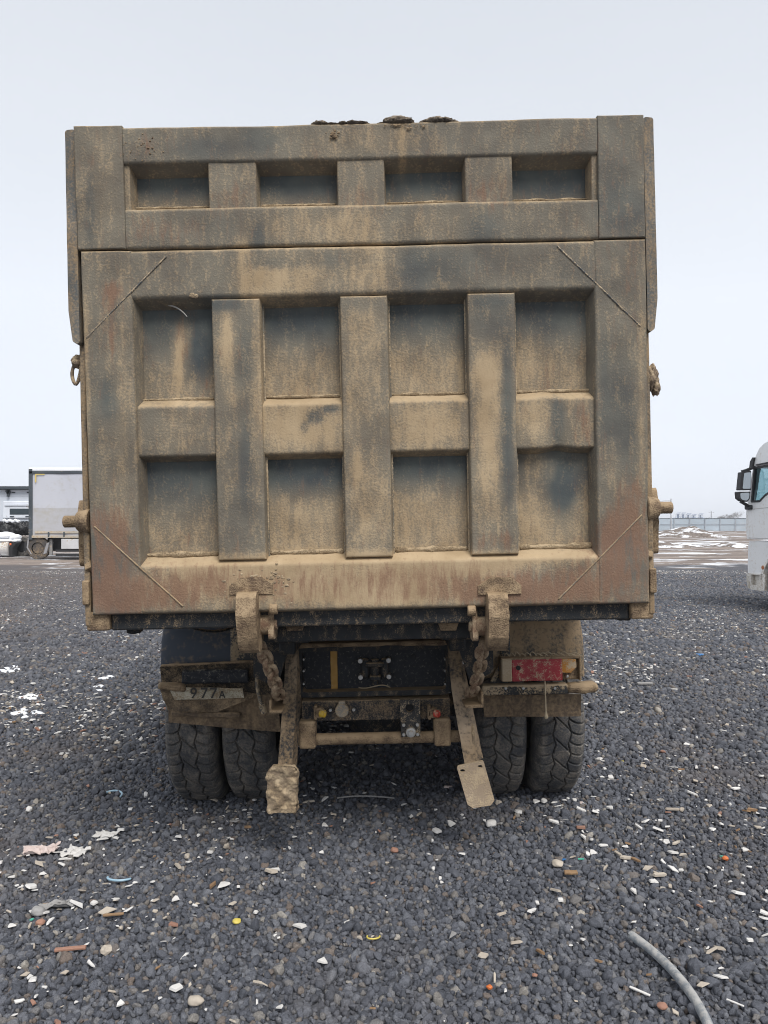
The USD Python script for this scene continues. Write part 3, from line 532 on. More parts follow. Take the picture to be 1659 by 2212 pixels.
# fenders
def fender(ua, ub, mat, t0, t1, r=.69):
    a0, a1 = A(ua, 1400, 4.45)[0], A(ub, 1400, 4.45)[0]; T = np.linspace(math.radians(t0), math.radians(t1), 22)
    aa = np.concatenate([[a0, a0 + .004, a0 + .02], np.linspace(a0 + .05, a1 - .02, 8), [a1]])
    V = []
    pr = spline([(4.345, .86), (4.35, .98), (4.375, 1.10), (4.45, 1.21), (4.60, 1.28), (4.9, 1.31)], len(T))
    for k, a in enumerate(aa):
        rr = (.04, .014, .003)[k] if k < 3 else (.03 if k == len(aa) - 1 else 0)
        for y, h in pr: V.append((a, y + rr, h - rr * .5))
    V = np.array(V); f = grid_faces(len(aa), len(T)); inner = V.copy(); inner[:, 1] += .02; inner[:, 2] -= .01
    return trimesh.Trimesh(np.vstack([V, inner]), np.vstack([f, f[:, ::-1] + len(V)]), process=False)
part('fender', fender(355, 600, fenderdark, 26, 88), fenderdark, smooth=40)
part('fender', fender(1040, 1254, fendertan, 30, 92), fendertan, smooth=40)
for t in (0, 1):
    p, q = (P3(500, 1432, 4.36), P3(585, 1345, 4.36)) if t == 0 else (P3(1080, 1425, 4.36), P3(1100, 1335, 4.36))
    part('fender_stay', rough_up(rbox(p[0], q[0], 4.34, 4.42, p[2], q[2], .008), .01, 10, t, .03), greymud, smooth=50)
part('cable', tube(spline([P3(400, 1348, 3.9), P3(440, 1362, 4.0), P3(480, 1362, 4.1), P3(510, 1350, 4.2)], 20), .008, 6), blackmud, smooth=True)
# battered sheet metal
def sheet(c, amp, freq, seed, mat, name, parent=truck, thick=.006, nu=36, nv=16):
    """A battered sheet: c = four corner marks (u, v, y), counter-clockwise from bottom left."""
    c = [P3(*k) for k in c]; s, t = np.meshgrid(np.linspace(0, 1, nu), np.linspace(0, 1, nv), indexing='ij')
    V = (c[0] * ((1 - s) * (1 - t))[..., None] + c[1] * (s * (1 - t))[..., None] + c[2] * (s * t)[..., None] + c[3] * ((1 - s) * t)[..., None]).reshape(-1, 3)
    n = meshkit.fbm(V * freq + 20, 4, seed) - .5; n2 = meshkit.fbm(V * freq * 1.4 + 70, 4, seed + 3) - .5
    V[:, 1] += amp * 2 * n; edge = (np.minimum(t, 1 - t) < .04).ravel(); V[:, 2] += np.where(edge, amp * .9 * n2, 0)
    f = grid_faces(nu, nv); B = V + (0, thick, 0)
    rim = [k * nv for k in range(nu)] + [(nu - 1) * nv + k for k in range(nv)] + [(nu - 1 - k) * nv + nv - 1 for k in range(nu)] + [nv - 1 - k for k in range(nv)]
    rim = [rim[k] for k in range(len(rim)) if rim[k] != rim[k - 1]]; n0 = len(V); rf = []
    for k in range(len(rim)):
        a, b = rim[k], rim[(k + 1) % len(rim)]; rf += [(a, a + n0, b), (b, a + n0, b + n0)]
    return part(name, trimesh.Trimesh(np.vstack([V, B]), np.vstack([f, f[:, ::-1] + n0, rf]), process=False), mat, parent, smooth=35)
lampL = sheet([(350, 1488, 4.33), (600, 1502, 4.33), (565, 1430, 4.30), (346, 1438, 4.28)], .03, 6, 1, grime('bent_carrier', (0.024, 0.023, 0.021), (0.045, 0.038, 0.03), dust=MT, dust2=MT2, soft=.4, amount=.34, scale=14, up=.5, bump=.6), 'lamp_carrier')
pl, ph_ = P3(392, 1478, 4.26), P3(536, 1446, 4.26)
part('broken_lamp_housing', [rough_up(rbox(pl[0], ph_[0], 4.262, 4.30, pl[2], ph_[2], .008), .014, 26, 3, .02)], speck, lampL, smooth=50)
part('lamp_rim', rough_up(bar(P3(348, 1438, 4.25), P3(556, 1428, 4.27), .010, .03), .010, 18, 3, .02), mudsteel, lampL)
sheet([(360, 1533, 4.30), (470, 1538, 4.31), (560, 1500, 4.31), (343, 1480, 4.25)], .05, 7, 5, grime('bent_tray', (0.06, 0.046, 0.035), (0.10, 0.075, 0.053), dust=MT, dust2=MT2, soft=.45, amount=.42, scale=14, up=.4, bump=.6), 'bent_tray')
part('tray_lip', rough_up(bar(P3(343, 1480, 4.20), P3(400, 1487, 4.25), .03, .05, .008), .03, 16, 9, .015), mudsteel, truck)
plate = sheet([(376, 1512, 4.255), (527, 1508, 4.27), (524, 1487, 4.25), (364, 1484, 4.23)], .008, 9, 4, platemat, 'licence_plate', thick=.003)
for ch, u, tw in (('9', 409, 20), ('7', 432, 20), ('7', 452, 20), ('A', 473, 13)):
    tm = meshkit.text_mesh(ch,   .052 if ch != 'A' else .036, .004, True); v = np.array(tm.vertices); o = P3(u, 1507, 4.228)
    tm = trimesh.Trimesh(np.c_[o[0] + v[:, 0], o[1] - v[:, 2] + .0, o[2] + v[:, 1]], tm.faces[:, ::-1], process=False)
    part('lettering', tm, ink, plate)
flapL = sheet([(364, 1560, 4.36), (606, 1582, 4.40), (600, 1500, 4.36), (364, 1505, 4.34)], .018, 4, 8, flapmud, 'mud_flap', thick=.012)
part('mud_ridge', rough_up(bar(P3(372, 1541, 4.33), P3(520, 1545, 4.33), .03, .03, .008), .03, 16, 3, .015), flapmud, flapL, smooth=50)
part('hose', [tube(spline([P3(560, 1432, 4.2), P3(555, 1465, 4.16), P3(558, 1495, 4.14), P3(568, 1528, 4.12)], 24), .011, 8)], grime('hose_rubber', (0.07, 0.068, 0.062), amount=.4, scale=30), smooth=True)
part('hose_fitting', [cyl(P3(566, 1522, 4.12), P3(572, 1540, 4.12), .020, 12)], grime('fit', (0.11, 0.1, 0.09), amount=.4, scale=30) if False else greymud, smooth=40)
# right lamp, bar, flap
lb, lt = P3(1082, 1473, 4.24), P3(1253, 1419, 4.24)
hous = part('tail_lamp', [rbox(lb[0], lt[0], 4.262, 4.33, lb[2], lt[2], .008), rbox(lb[0], lt[0] + .003, 4.225, 4.27, lt[2] - .006, lt[2] + .006, .003), rbox(lt[0] - .008, lt[0] + .003, 4.225, 4.27, lb[2], lt[2], .003)], mudsteel)
def px(u, v, y): return P3(u, v, y)
q0, q1 = px(1083, 1472, 4.24), px(1105, 1421, 4.24); part('reversing_lens', rbox(q0[0], q1[0], 4.222, 4.265, q0[2], q1[2], .008), tanlens, hous)
q0, q1 = px(1105.5, 1472, 4.24), px(1213, 1421, 4.24); part('red_lens', rough_up(rbox(q0[0], q1[0], 4.226, 4.265, q0[2] + .002, q1[2], .004), .004, 16, 2, .02), redlens, hous, smooth=40)
am = [px(u, v, 4.24)[[0, 2]] for u, v in ((1213.5, 1421), (1243, 1423), (1244, 1440), (1232, 1452), (1213.5, 1452))]
part('amber_lens', prism(am, 'y', 4.228, 4.262), amberlens, hous)
q = px(1226, 1461, 4.24); part('bulb', lump(q + (0, .01, 0), (.010, .012, .010), .05, 1, 1, 2), bolt, hous, smooth=True)
q = px(1120, 1443, 4.22); part('lens_hole', cyl(q, q + (0, .02, 0), .013, 10), darkhole, hous)
part('dried_grass', [tube(spline([px(1090 + k * 11, 1418, 4.24), px(1094 + k * 11, 1412 - (k % 3) * 2, 4.22), px(1100 + k * 12, 1417, 4.22)], 8), .0025, 4) for k in range(14)], rope_m, hous)
p, q = P3(1040, 1492, 4.24), P3(1226, 1490, 4.24)
barR = part('bumper_bar', rough_up(rbox(p[0], q[0], 4.22, 4.29, p[2] - .024, p[2] + .030, .008), .006, 12, 2, .03), grime('bar_mud', (0.03, 0.031, 0.032), amount=.45, scale=12, up=.5, bump=.5), smooth=50)
e = P3(1292, 1494, 4.23); part('bar_end', rough_up(rbox(q[0] - .01, e[0], 4.21, 4.29, p[2] - .022, p[2] + .032, .02), .022, 14, 3, .02), mudsteel, barR, smooth=50)
for u in (1092, 1130, 1198): 
    c = P3(u, 1486, 4.22); part('bolt', cyl(c, c - (0, .012, 0), .008, 8), bolt, barR)
sheet([(1046, 1549, 4.31), (1255, 1547, 4.31), (1255, 1500, 4.29), (1043, 1502, 4.29)], .010, 4, 2, flapmud, 'mud_flap', thick=.012)
a, h = A(1003, 1428, 4.04); part('paper_sticker', rbox(a - .009, a + .009, 4.03, 4.034, h - .014, h + .014, .0008), white_small)
part('gearbox_stay', bar(P3(1063, 1475, 4.3), P3(1080, 1440, 4.32), .03, .03), greymud)

# wheels
def tyre(hi=True):
    Rr, hw = .540, .123; NP = 50; na_ = NP * 20 if hi else 64; nc = 92 if hi else 6
    xs = np.concatenate([np.interp(np.linspace(0, 1, 9), [0, .25, .55, .8, 1], [-.10, -.14, -.157, -.15, -.135])[:-1], np.linspace(-hw - .006, hw + .006, nc), np.interp(np.linspace(0, 1, 9), [0, .2, .45, .75, 1], [.135, .15, .157, .14, .10])[1:]])
    rs = np.concatenate([np.interp(np.linspace(0, 1, 9), [0, .25, .55, .8, 1], [.292, .31, .40, .48, .512])[:-1], Rr - .013 * (np.linspace(-1, 1, nc)) ** 2 - .012 * np.clip(np.abs(np.linspace(-1, 1, nc)) - .88, 0, 1) / .12, np.interp(np.linspace(0, 1, 9), [0, .2, .45, .75, 1], [.512, .48, .40, .31, .292])[1:]])
    th = np.arange(na_) * 2 * PI / na_; T, X = np.meshgrid(th, xs, indexing='ij'); Rg = np.broadcast_to(rs, T.shape).copy()
    if hi:
        ph = T * NP / (2 * PI)
        tri = lambda z: np.abs((z % 1) - .5) * 4 - 1
        g = np.zeros_like(Rg); tread = np.abs(X) < hw + .01
        for x0, am_ in ((-.046, .010), (.046, .010)):
            d = np.abs(X - (x0 + am_ * tri(ph / 2 + (0 if x0 < 0 else .5)))); g = np.maximum(g, 1 - sstep(d, .0026, .0052))
        outer = np.abs(X) > .042
        q = ph + 1.15 * np.abs(X) / hw + .35 * np.sin(np.abs(X) / hw * 3); d = np.abs((q + .5) % 1 - .5); g = np.maximum(g, np.where(outer, 1 - sstep(d, .05, .095), 0))
        q = (ph / 2 + X * 7.5); d = np.abs((q + .5) % 1 - .5); g = np.maximum(g, np.where(~outer, .9 * (1 - sstep(d, .022, .045)), 0))
        Rg = Rg - .015 * g * tread
        Rg += (meshkit.fbm(np.stack([np.cos(T) * 9, np.sin(T) * 9, X * 18], -1) + 30, 3, 2) - .5) * .0015 * tread
    V = np.stack([X, -Rg * np.cos(T), Rg * np.sin(T)], -1).reshape(-1, 3); n2 = len(xs)
    i, j = np.meshgrid(np.arange(na_), np.arange(n2 - 1), indexing='ij'); a = (i * n2 + j).ravel(); b = (((i + 1) % na_) * n2 + j).ravel()
    return trimesh.Trimesh(V, np.vstack([np.c_[a, a + 1, b + 1], np.c_[a, b + 1, b]]), process=False)
def rim():
    prof = [(-.10, .295), (-.12, .30), (-.12, .27), (-.03, .25), (.02, .13), (.05, .12), (.05, .02), (.06, .0)]
    n = 32; V = [(x, -r * math.cos(k * 2 * PI / n), r * math.sin(k * 2 * PI / n)) for k in range(n) for x, r in prof]; m = len(prof)
    F = []
    for k in range(n):
        for j in range(m - 1):
            a, b = k * m + j, ((k + 1) % n) * m + j; F += [(a, a + 1, b + 1), (a, b + 1, b)]
    return trimesh.Trimesh(V, F, process=False)
TH, TL_ = tyre(True), tyre(False); RM = rim(); first = {}
def wheel(a, y, hi, parent=truck, spin=0.0, oy=TY, z=.525):
    key = (str(parent.GetPath()), hi)
    w = thing('wheel', loc=(a, y - oy, z), rx=spin, parent=parent)
    if key not in first:
        first[key] = w; obj('tyre', TH if hi else TL_, tyremat, w, smooth=True); obj('rim', RM, blackmud, w, smooth=40)
    else:
        w.GetReferences().AddInternalReference(first[key].GetPath()); w.SetInstanceable(True)
    return w
for k, u in enumerate((407, 531, 1086, 1213)):
    wheel(A(u, 1590, 4.52)[0], TY, True, spin=.37 * k + .1)
for a in (-1.11, -.77, .77, 1.11): wheel(a, TY + 1.36, False)
for a in (-1.08, 1.08):
    wheel(a, TY + 4.9, False); wheel(a, TY + 6.6, False)
for dy in (0, 1.36):
    part('axle', [cyl((-.95, TY + dy, .54), (.95, TY + dy, .54), .075, 16), lump((0, TY + dy, .54), (.22, .2, .22), .05, 1, 1)], blackmud, smooth=True)
part('leaf_spring', [rbox(s * .52 - .04, s * .52 + .04, 4.7, 6.9, .62, .74, .01) for s in (-1, 1)], blackmud)
cabm = grime('cab_paint', (.35, .34, .3), amount=.4, scale=4)
cab = part('cab', hull([(x, y, h) for x in (-1.2, 1.2) for y, h in ((8.9, .8), (8.9, 2.85), (9.3, 2.95), (10.9, 2.9), (11.3, 1.9), (11.35, .6))]), cabm)
part('windscreen', rbox(-1.05, 1.05, 11.02, 11.3, 1.98, 2.6, .02), darkhole, cab)
part('fuel_tank', rbox(-1.2, -.6, 7.4, 8.5, .55, 1.05, .08), blackmud)

# load, clumps on the rim, rope, straps
load = np.stack(np.meshgrid(np.linspace(-1.19, 1.19, 40), np.linspace(3.56, 8.5, 70), indexing='ij'), -1).reshape(-1, 2)
lz = 3.06 + .30 * np.exp(-((load[:, 0] / .8) ** 2)) * np.exp(-((load[:, 1] - 6) / 1.6) ** 2) + (meshkit.fbm(np.c_[load * 2.2, load[:, 0] * 0] + 5, 4, 1) - .5) * .25
def toworld(v):
    v = np.asarray(v, float); X = v[:, 0] * cP - v[:, 2] * sP + TX; Z = v[:, 0] * sP + v[:, 2] * cP; return np.c_[X, v[:, 1], Z]
tag(obj('soil_load', (toworld(np.c_[load, lz]), grid_faces(40, 70)), soil, smooth=True), 'brown soil filling the tipper body behind the raised gate', 'soil', kind='stuff')
for (u0, u1, hh, lab, sd_) in ((676, 706, .018, 'smallest crumb of dry soil on the top edge of the tailgate, leftmost of the clods', 1), (708, 796, .014, 'long flat strip of dry soil on the top edge of the tailgate', 2), (822, 892, .030, 'tallest dark clod of soil on the top edge of the tailgate', 3), (904, 988, .022, 'low ragged clod of soil on the right half of the tailgate top edge', 4)):
    ms = []; r2 = np.random.default_rng(sd_)
    for k in range(60):
        u = r2.uniform(u0, u1); f = 1 - abs((u - (u0 + u1) / 2) / ((u1 - u0) / 2)) ** 2; a = A(u, 262, 3.37)[0]; s = hh * r2.uniform(.30, .62) * (.30 + .70 * f)
        ms.append(lump((a, 3.36 + r2.uniform(.0, .06), 3.486 + s * .6), (s * r2.uniform(1, 2.2) + .008, s + .008, s * 1.1), .5, 2.6, int(r2.integers(99)), 2))
    m = trimesh.util.concatenate(ms); m.vertices = toworld(m.vertices)
    tag(obj('soil_clod', m, soil, smooth=True), lab, 'soil clod', 'soil clods along the tailgate rim')
rp = toworld(spline([P3(1177, 1472, 4.22), P3(1178, 1500, 4.20), P3(1179, 1530, 4.20), P3(1180, 1553, 4.20)], 24)); rr = np.full(24, .0042); rr[-5:] = (.006, .008, .011, .012, .006)
tag(obj('rope', tube(rp, rr, 7), rope_m, smooth=True), 'thin frayed cord hanging below the red tail lamp of the dump truck', 'rope')
sL = [tube(toworld(spline([P3(168, 775, 3.46), P3(160, 790, 3.45), P3(157, 818, 3.44), P3(163, 830, 3.44), P3(172, 812, 3.44), P3(172, 780, 3.44)], 24)), .008, 6), lump(toworld([P3(168, 782, 3.45)])[0], (.026, .03, .03), .4, 2, 2)]
tag(obj('strap', sL, ragmat, smooth=True), 'muddy looped strap knotted on the left side of the tipper body', 'strap')
sR = [lump(toworld([P3(1408, 815, 3.45)])[0], (.026, .03, .055), .5, 2.4, 5), lump(toworld([P3(1417, 838, 3.45)])[0], (.018, .02, .035), .5, 2.4, 7)]
tag(obj('strap', sR, ragmat, smooth=True), 'bunched muddy rag tied on the right side of the tipper body', 'strap')

exec_rest = True
# ================================================================== BACKGROUND
# ------------------------------------------------------------------ white lorry on the right
whitep = grime('lorry_white', (0.80, 0.80, 0.79), (0.84, 0.84, 0.83), dust=(0.50, 0.42, 0.33), dust2=(0.60, 0.52, 0.43), amount=0.17, scale=2.6, streak=(3, 3, .4), up=0, rough=.35, bump=.03, spec=.5, soft=.35, coat=.3)
whited = grime('lorry_white_dirty', (0.62, 0.60, 0.56), dust=(0.34, 0.28, 0.2), dust2=(0.45, 0.38, 0.3), amount=.36, scale=3, streak=(3, 3, .5), up=.2, rough=.5, bump=.05, soft=.35)
blackpl = M('black_plastic', {'g': ('geometry', {}), 'n': ('noise_texture', {'scale': 20.0}), 'c': ('rgb_ramp', {'ramp': [(0.3, (.012, .012, .014)), (.7, (.025, .025, .027))]}), 'p': ('principled_bsdf', {'roughness': .5})}, [('g.position', 'n.vector'), ('n.fac', 'c.fac'), ('c.color', 'p.base_color')])
mirrorm = M('mirror_glass', {'p': ('principled_bsdf', {'base_color': (.35, .38, .4), 'metallic': 1.0, 'roughness': .06})}, [])
glassm = M('cab_window_glass', {'t': ('transparent_bsdf', {'color': (.72, .83, .85)}), 'gl': ('glossy_bsdf', {'color': (.9, .95, 1), 'roughness': .03}), 'f': ('layer_weight', {'blend': .5}), 'pw': ('math', {'math_type': 'power', 'value2': 3.0}), 'sc': ('math', {'math_type': 'multiply_add', 'value2': .6, 'value3': .05}), 'm': ('mix_closure', {})}, [('f.facing', 'pw.value1'), ('pw.value', 'sc.value1'), ('sc.value', 'm.fac'), ('t.BSDF', 'm.closure1'), ('gl.BSDF', 'm.closure2')], surface='m.closure')
PSI = math.radians(80); LY = 15.5; LX = (1613 - 829.5) / 1664 * LY
lorry = thing('lorry', 'white tractor lorry cab cut by the right edge of the picture, facing left', 'lorry', (LX, LY, 0), rz=-PSI)
# local frame: +x towards the rear of the lorry, +y away from the camera, z up; x = 0 is the front corner
def lp(u, v, y=0.0):
    """Mark on the near side of the lorry -> (x, z) in its own frame."""
    k = (u - 829.5) / 1664; c, s = math.cos(PSI), math.sin(PSI)
    ox, oy = LX + y * s, LY + y * c
    x = (k * oy - ox) / (c + k * s); Y = oy - x * s
    return x, EYE - (v - 1126) / 1664 * Y
S = lambda l: [lp(*q) for q in l]
z0 = lp(1613, 1166)[1]
roof = lp(1631, 988)[1]
bodypoly = S([(1613.5, 1164), (1611, 1140), (1612, 1104), (1617, 1075), (1625, 1020), (1629, 1004), (1633, 984), (1640, 969), (1650, 958.5), (1662, 952)]) + [(1.25, 3.50), (1.6, 3.62), (2.25, 3.66), (2.3, z0)]
win = S([(1624.5, 1082), (1631, 1012)]) + S([(1674, 1004), (1674, 1060), (1659, 1064), (1651, 1070), (1641, 1081)])
winP = Polygon(win)
shell = Polygon(bodypoly).buffer(-.03).buffer(.03, quad_segs=4)
ring = shell.difference(shell.buffer(-.06)); scr = Polygon([(-.3, 1.95), (.62, 1.95), (.62, 2.80), (-.3, 2.80)])
cabw = obj('cab', [prism(shell.difference(winP.buffer(.03)), 'y', 0, .05), prism(shell.difference(winP.buffer(.03)), 'y', 2.40, 2.45), prism(ring, 'y', .05, .13), prism(ring.difference(scr), 'y', .13, 2.32), prism(ring, 'y', 2.32, 2.40)], whitep, lorry)
obj('windscreen', prism(shell.buffer(-.02).difference(shell.buffer(-.026)).intersection(scr), 'y', .13, 2.32), glassm, cabw)
obj('window_frame', prism(winP.buffer(.035).difference(winP.buffer(-.008)), 'y', -.006, .045), blackpl, cabw)
obj('side_window', prism(winP, 'y', .012, .018), glassm, cabw); obj('side_window', prism(winP, 'y', 2.41, 2.416), glassm, cabw)
obj('door_seam', [prism(Polygon(S([(1619, 1100), (1700, 1092), (1700, 1093), (1619, 1101)])), 'y', -.003, .01), prism(Polygon(S([(1617, 1161.5), (1700, 1164), (1700, 1165), (1617, 1162.5)])), 'y', -.003, .01)], grime('seam_grey', (.3, .3, .3), amount=.3), cabw)
obj('seat', rbox(1.15, 1.7, .4, 1.0, 1.5, 2.35, .08), blackpl, cabw); obj('steering_wheel', tube([(.55 + .05 * math.sin(t), .7 + .2 * math.cos(t), 1.95 + .2 * math.sin(t)) for t in np.linspace(0, 2 * PI, 20)[:-1]], .018, 6, True), blackpl, cabw)
obj('sun_visor', prism(Polygon(S([(1621.5, 1012), (1624, 997), (1629, 988), (1632.5, 988), (1630, 1000), (1628.5, 1011)])), 'y', -.04, 2.4), blackpl, cabw)
obj('roof_rail', prism(Polygon(S([(1635, 1003), (1700, 990), (1700, 993.5), (1635, 1006)])), 'y', -.03, .0), blackpl, cabw)
obj('grille', rbox(*sorted((lp(1611.5, 1130)[0], lp(1614.5, 1130)[0])), .02, 2.3, lp(1611, 1158)[1], lp(1611, 1106)[1], .01), blackpl, cabw)
mx = .20
def mz(v): return EYE - (v - 1126) / 1664 * (LY - .2)
def my(u): return ((u - 829.5) / 1664 * (LY - .2) - LX - mx * math.cos(PSI)) / math.sin(PSI)
def mbox(c, x0, x1):
    """Mirror housing: marks (u, v) across the view, depth x0..x1 along the lorry."""
    m = prism(Polygon([(my(u), mz(v)) for u, v in c]).buffer(-.02).buffer(.02, quad_segs=4), 'x', x0, x1); m.vertices[:, 0] += (m.vertices[:, 1] - my(1610)) * .36
    return m
mir = obj('mirror', [mbox([(1598.5, 1059), (1602, 1020), (1620, 1016.5), (1620, 1059)], mx - .12, mx), mbox([(1595.5, 1062), (1618.5, 1062), (1617.5, 1077), (1613, 1084.5), (1602, 1082), (1597, 1077)], mx - .12, mx)], blackpl, lorry)
obj('mirror_glass', mbox([(1603.5, 1056), (1606.5, 1022), (1619, 1020), (1618.5, 1056)], mx, mx + .006), mirrorm, mir)
obj('mirror_glass', mbox([(1599, 1065), (1616.5, 1064.5), (1615.5, 1076), (1612, 1081.5), (1603.5, 1080), (1600, 1076)], mx, mx + .006), mirrorm, mir)
obj('mirror_arm', [bar((mx - .06, my(1604), mz(1019)), (.25, .02, mz(1009)), .05, .06, up=(1, 0, 0)), bar((mx - .06, my(1602), mz(1083)), (.12, .0, mz(1096)), .05, .05, up=(1, 0, 0)), rbox(lp(1613, 1096)[0], lp(1626, 1096)[0], -.06, .02, lp(1618, 1101)[1], lp(1618, 1091)[1], .02)], blackpl, mir)
wc = (lp(1643.5, 1240)[0] + .64, .53)
circ = Polygon([(wc[0] + .66 * math.cos(t), wc[1] + .66 * math.sin(t)) for t in np.linspace(0, 2 * PI, 49)[:-1]])
skirt = Polygon(S([(1617, 1168), (1614, 1180), (1613.5, 1238)]) + [(.9, lp(1613, 1238)[1]), (2.25, .6), (2.25, 1.30), lp(1625, 1168)]).difference(circ)
obj('lower_side', prism(skirt, 'y', .02, .30), whitep, lorry)
arch = circ.difference(circ.buffer(-.05)).intersection(Polygon([(0, .6), (3, .6), (3, 2), (0, 2)])); obj('wheel_arch', prism(arch, 'y', 0, .3), whited, lorry)
bump = Polygon(S([(1613, 1239), (1612.5, 1252), (1615, 1270), (1625, 1274), (1651, 1276.5), (1652, 1240)])).difference(Polygon(S([(1622, 1241), (1641, 1242), (1641, 1264), (1622, 1263)])))
bp = obj('bumper', prism(bump, 'y', .0, 2.45), whited, lorry)
stp = Polygon(S([(1622, 1241), (1641, 1242), (1641, 1264), (1622, 1263)])); obj('step_recess', prism(stp, 'y', .08, .2), whited, bp)
obj('marker_lamp', cyl((lp(1648, 1226)[0], -.01, lp(1648, 1226)[1]), (lp(1648, 1226)[0], .03, lp(1648, 1226)[1]), .04, 14), grime('marker_orange', (.45, .14, .06), amount=.4, scale=20), lorry)
def tyreX(c, r, w, y0, mat=tyremat):
    p = [(0, r * .55), (.0, r * .93), (w * .12, r), (w * .88, r), (w, r * .93), (w, r * .55)]; n = 40; m_ = len(p)
    V = [(c[0] + q * math.cos(k * 2 * PI / n), y0 + d, c[1] + q * math.sin(k * 2 * PI / n)) for k in range(n) for d, q in p]; F = []
    for k in range(n):
        for j in range(m_ - 1):
            a, b = k * m_ + j, ((k + 1) % n) * m_ + j; F += [(a, a + 1, b + 1), (a, b + 1, b)]
    return trimesh.Trimesh(V, F, process=False)
for (cx, yy) in ((wc[0], .05), (wc[0], 2.1), (5.0, .05), (5.0, 1.75)):
    wh = obj('wheel', tyreX((cx, wc[1]), .52, .32, yy), tyremat, lorry, smooth=40); obj('rim', cyl((cx, yy + .04, wc[1]), (cx, yy + .2, wc[1]), .29, 24), grime('rim_grey', (.3, .3, .3), amount=.3) if not stage.GetPrimAtPath('/World/Looks/rim_grey') else UsdShade.Material.Get(stage, '/World/Looks/rim_grey'), wh)
obj('chassis', [rbox(1.0, 6.0, .75, .85, .7, .98, .01), rbox(1.0, 6.0, 1.6, 1.7, .7, .98, .01)], blackpl, lorry); obj('fuel_tank', rbox(2.5, 3.9, .1, .7, .45, 1.0, .08), bolt, lorry)

# ------------------------------------------------------------------ curtain-side trailer on the left
TYY = 35.0; pm = TYY / 1664
def TX_(u): return (u - 829.5) * pm
def TZ_(v): return EYE - (v - 1126) * pm
curt = grime('curtain_grey', (0.47, 0.48, 0.53), (0.52, 0.53, 0.575), dust=(0.36, 0.34, 0.31), dust2=(.42, .40, .36), amount=.10, scale=.5, streak=(1, 1, 2.5), up=0, rough=.6, bump=.05, soft=.4)
curt2 = grime('curtain_grey_lower', (0.40, 0.40, 0.425), (0.44, 0.44, 0.46), dust=(0.34, 0.32, 0.29), dust2=(.40, .38, .34), amount=.22, scale=.5, streak=(1, 1, 2.5), up=0, rough=.6, bump=.05, soft=.4)
railm = grime('rail_grey', (0.055, 0.065, 0.075), amount=.1, scale=2, bump=.05); snow = grime('snow', (0.80, 0.82, 0.85), (0.86, 0.87, 0.9), dust=(.62, .6, .58), dust2=(.7, .69, .67), amount=.12, scale=3, bump=.4, rough=.7, up=-.2)
tanband = grime('dirty_band', (.36, .33, .28), amount=.4, scale=2, bump=.05)
xl, xr = TX_(62), TX_(62) + 13.6
trailer = thing('semi_trailer', 'grey curtain-sided semi-trailer parked at the left, partly hidden by the dump truck', 'trailer', (xl, TYY, 0))
TO = (xl, TYY, 0)
def tpart(name, m, mat, parent=trailer, smooth=False): return obj(name, m, mat, parent, smooth, TO)
box_ = tpart('box', rbox(xl + .1, xr, TYY + .06, TYY + 2.5, TZ_(1152), TZ_(1016), .02), railm)
tpart('roof', rough_up(rbox(xl, xr, TYY - .01, TYY + 2.5, TZ_(1017.5), TZ_(1010.5), .03), .03, 2, 1, .5), snow, box_)
tpart('roof_rail', rbox(xl + .02, xr, TYY - .02, TYY + .05, TZ_(1023.5), TZ_(1017.6), .01), railm, box_)
tpart('corner_post', rbox(xl, xl + .17, TYY - .02, TYY + .1, TZ_(1166), TZ_(1013), .01), railm, box_)
n = 60
def curtain(v0, v1, amp):
    s, t = np.meshgrid(np.linspace(xl + .17, xr, 240), np.linspace(TZ_(v0), TZ_(v1), 14), indexing='ij'); yy = TYY + .02 + amp * np.sin(s * 4.2) * .5 + amp * (meshkit.fbm(np.stack([s * .8, t * .8, t * 0], -1) + 3, 3, 2) - .5)
    return (np.stack([s, yy, t], -1).reshape(-1, 3), grid_faces(240, 14))
tpart('curtain', curtain(1097, 1023.5, .02), curt, box_, True); tpart('curtain', curtain(1157, 1097, .02), curt2, box_, True)
ylw = grime('yellow_tape', (.55, .42, .14), amount=.2, scale=3)
tpart('corner_mark', [rbox(TX_(76), TX_(97), TYY - .03, TYY - .026, TZ_(1026), TZ_(1023.8), .001), rbox(TX_(76), TX_(79), TYY - .031, TYY - .027, TZ_(1042), TZ_(1026), .001)], ylw, box_)
tpart('reflector_band', rbox(TX_(76), xr, TYY - .03, TYY - .01, TZ_(1152), TZ_(1147.5), .004), tanband, box_)
tpart('side_rail', rbox(xl + .15, xr, TYY - .04, TYY + .1, TZ_(1162), TZ_(1157), .01), tanband, box_)
for k in range(18):
    x = TX_(104) + k * .7; tpart('curtain_buckle', rbox(x, x + .07, TYY - .05, TYY - .005, TZ_(1160), TZ_(1149), .01), railm, box_)
tpart('chassis', rbox(TX_(92), xr, TYY + .5, TYY + 2.0, TZ_(1191), TZ_(1161), .01), blackpl)
tpart('toolbox', rbox(TX_(132), TX_(132) + 1.3, TYY - .02, TYY + .5, TZ_(1186), TZ_(1164), .02), grime('toolbox_grey', (.42, .42, .43), amount=.1, scale=2, bump=.05))
tpart('side_guard', [rbox(TX_(120), xr - 4, TYY, TYY + .05, TZ_(1192), TZ_(1187.5), .005), rbox(TX_(120), xr - 4, TYY, TYY + .05, TZ_(1201), TZ_(1196), .005)], blackpl)
tpart('landing_leg', [bar((TX_(107), TYY + .2, TZ_(1165)), (TX_(106), TYY + .2, TZ_(1200)), .12, .12), bar((TX_(101), TYY + .2, TZ_(1178)), (TX_(108), TYY + .2, TZ_(1167)), .03, .03)], grime('leg_grey', (.2, .2, .2), amount=.3))
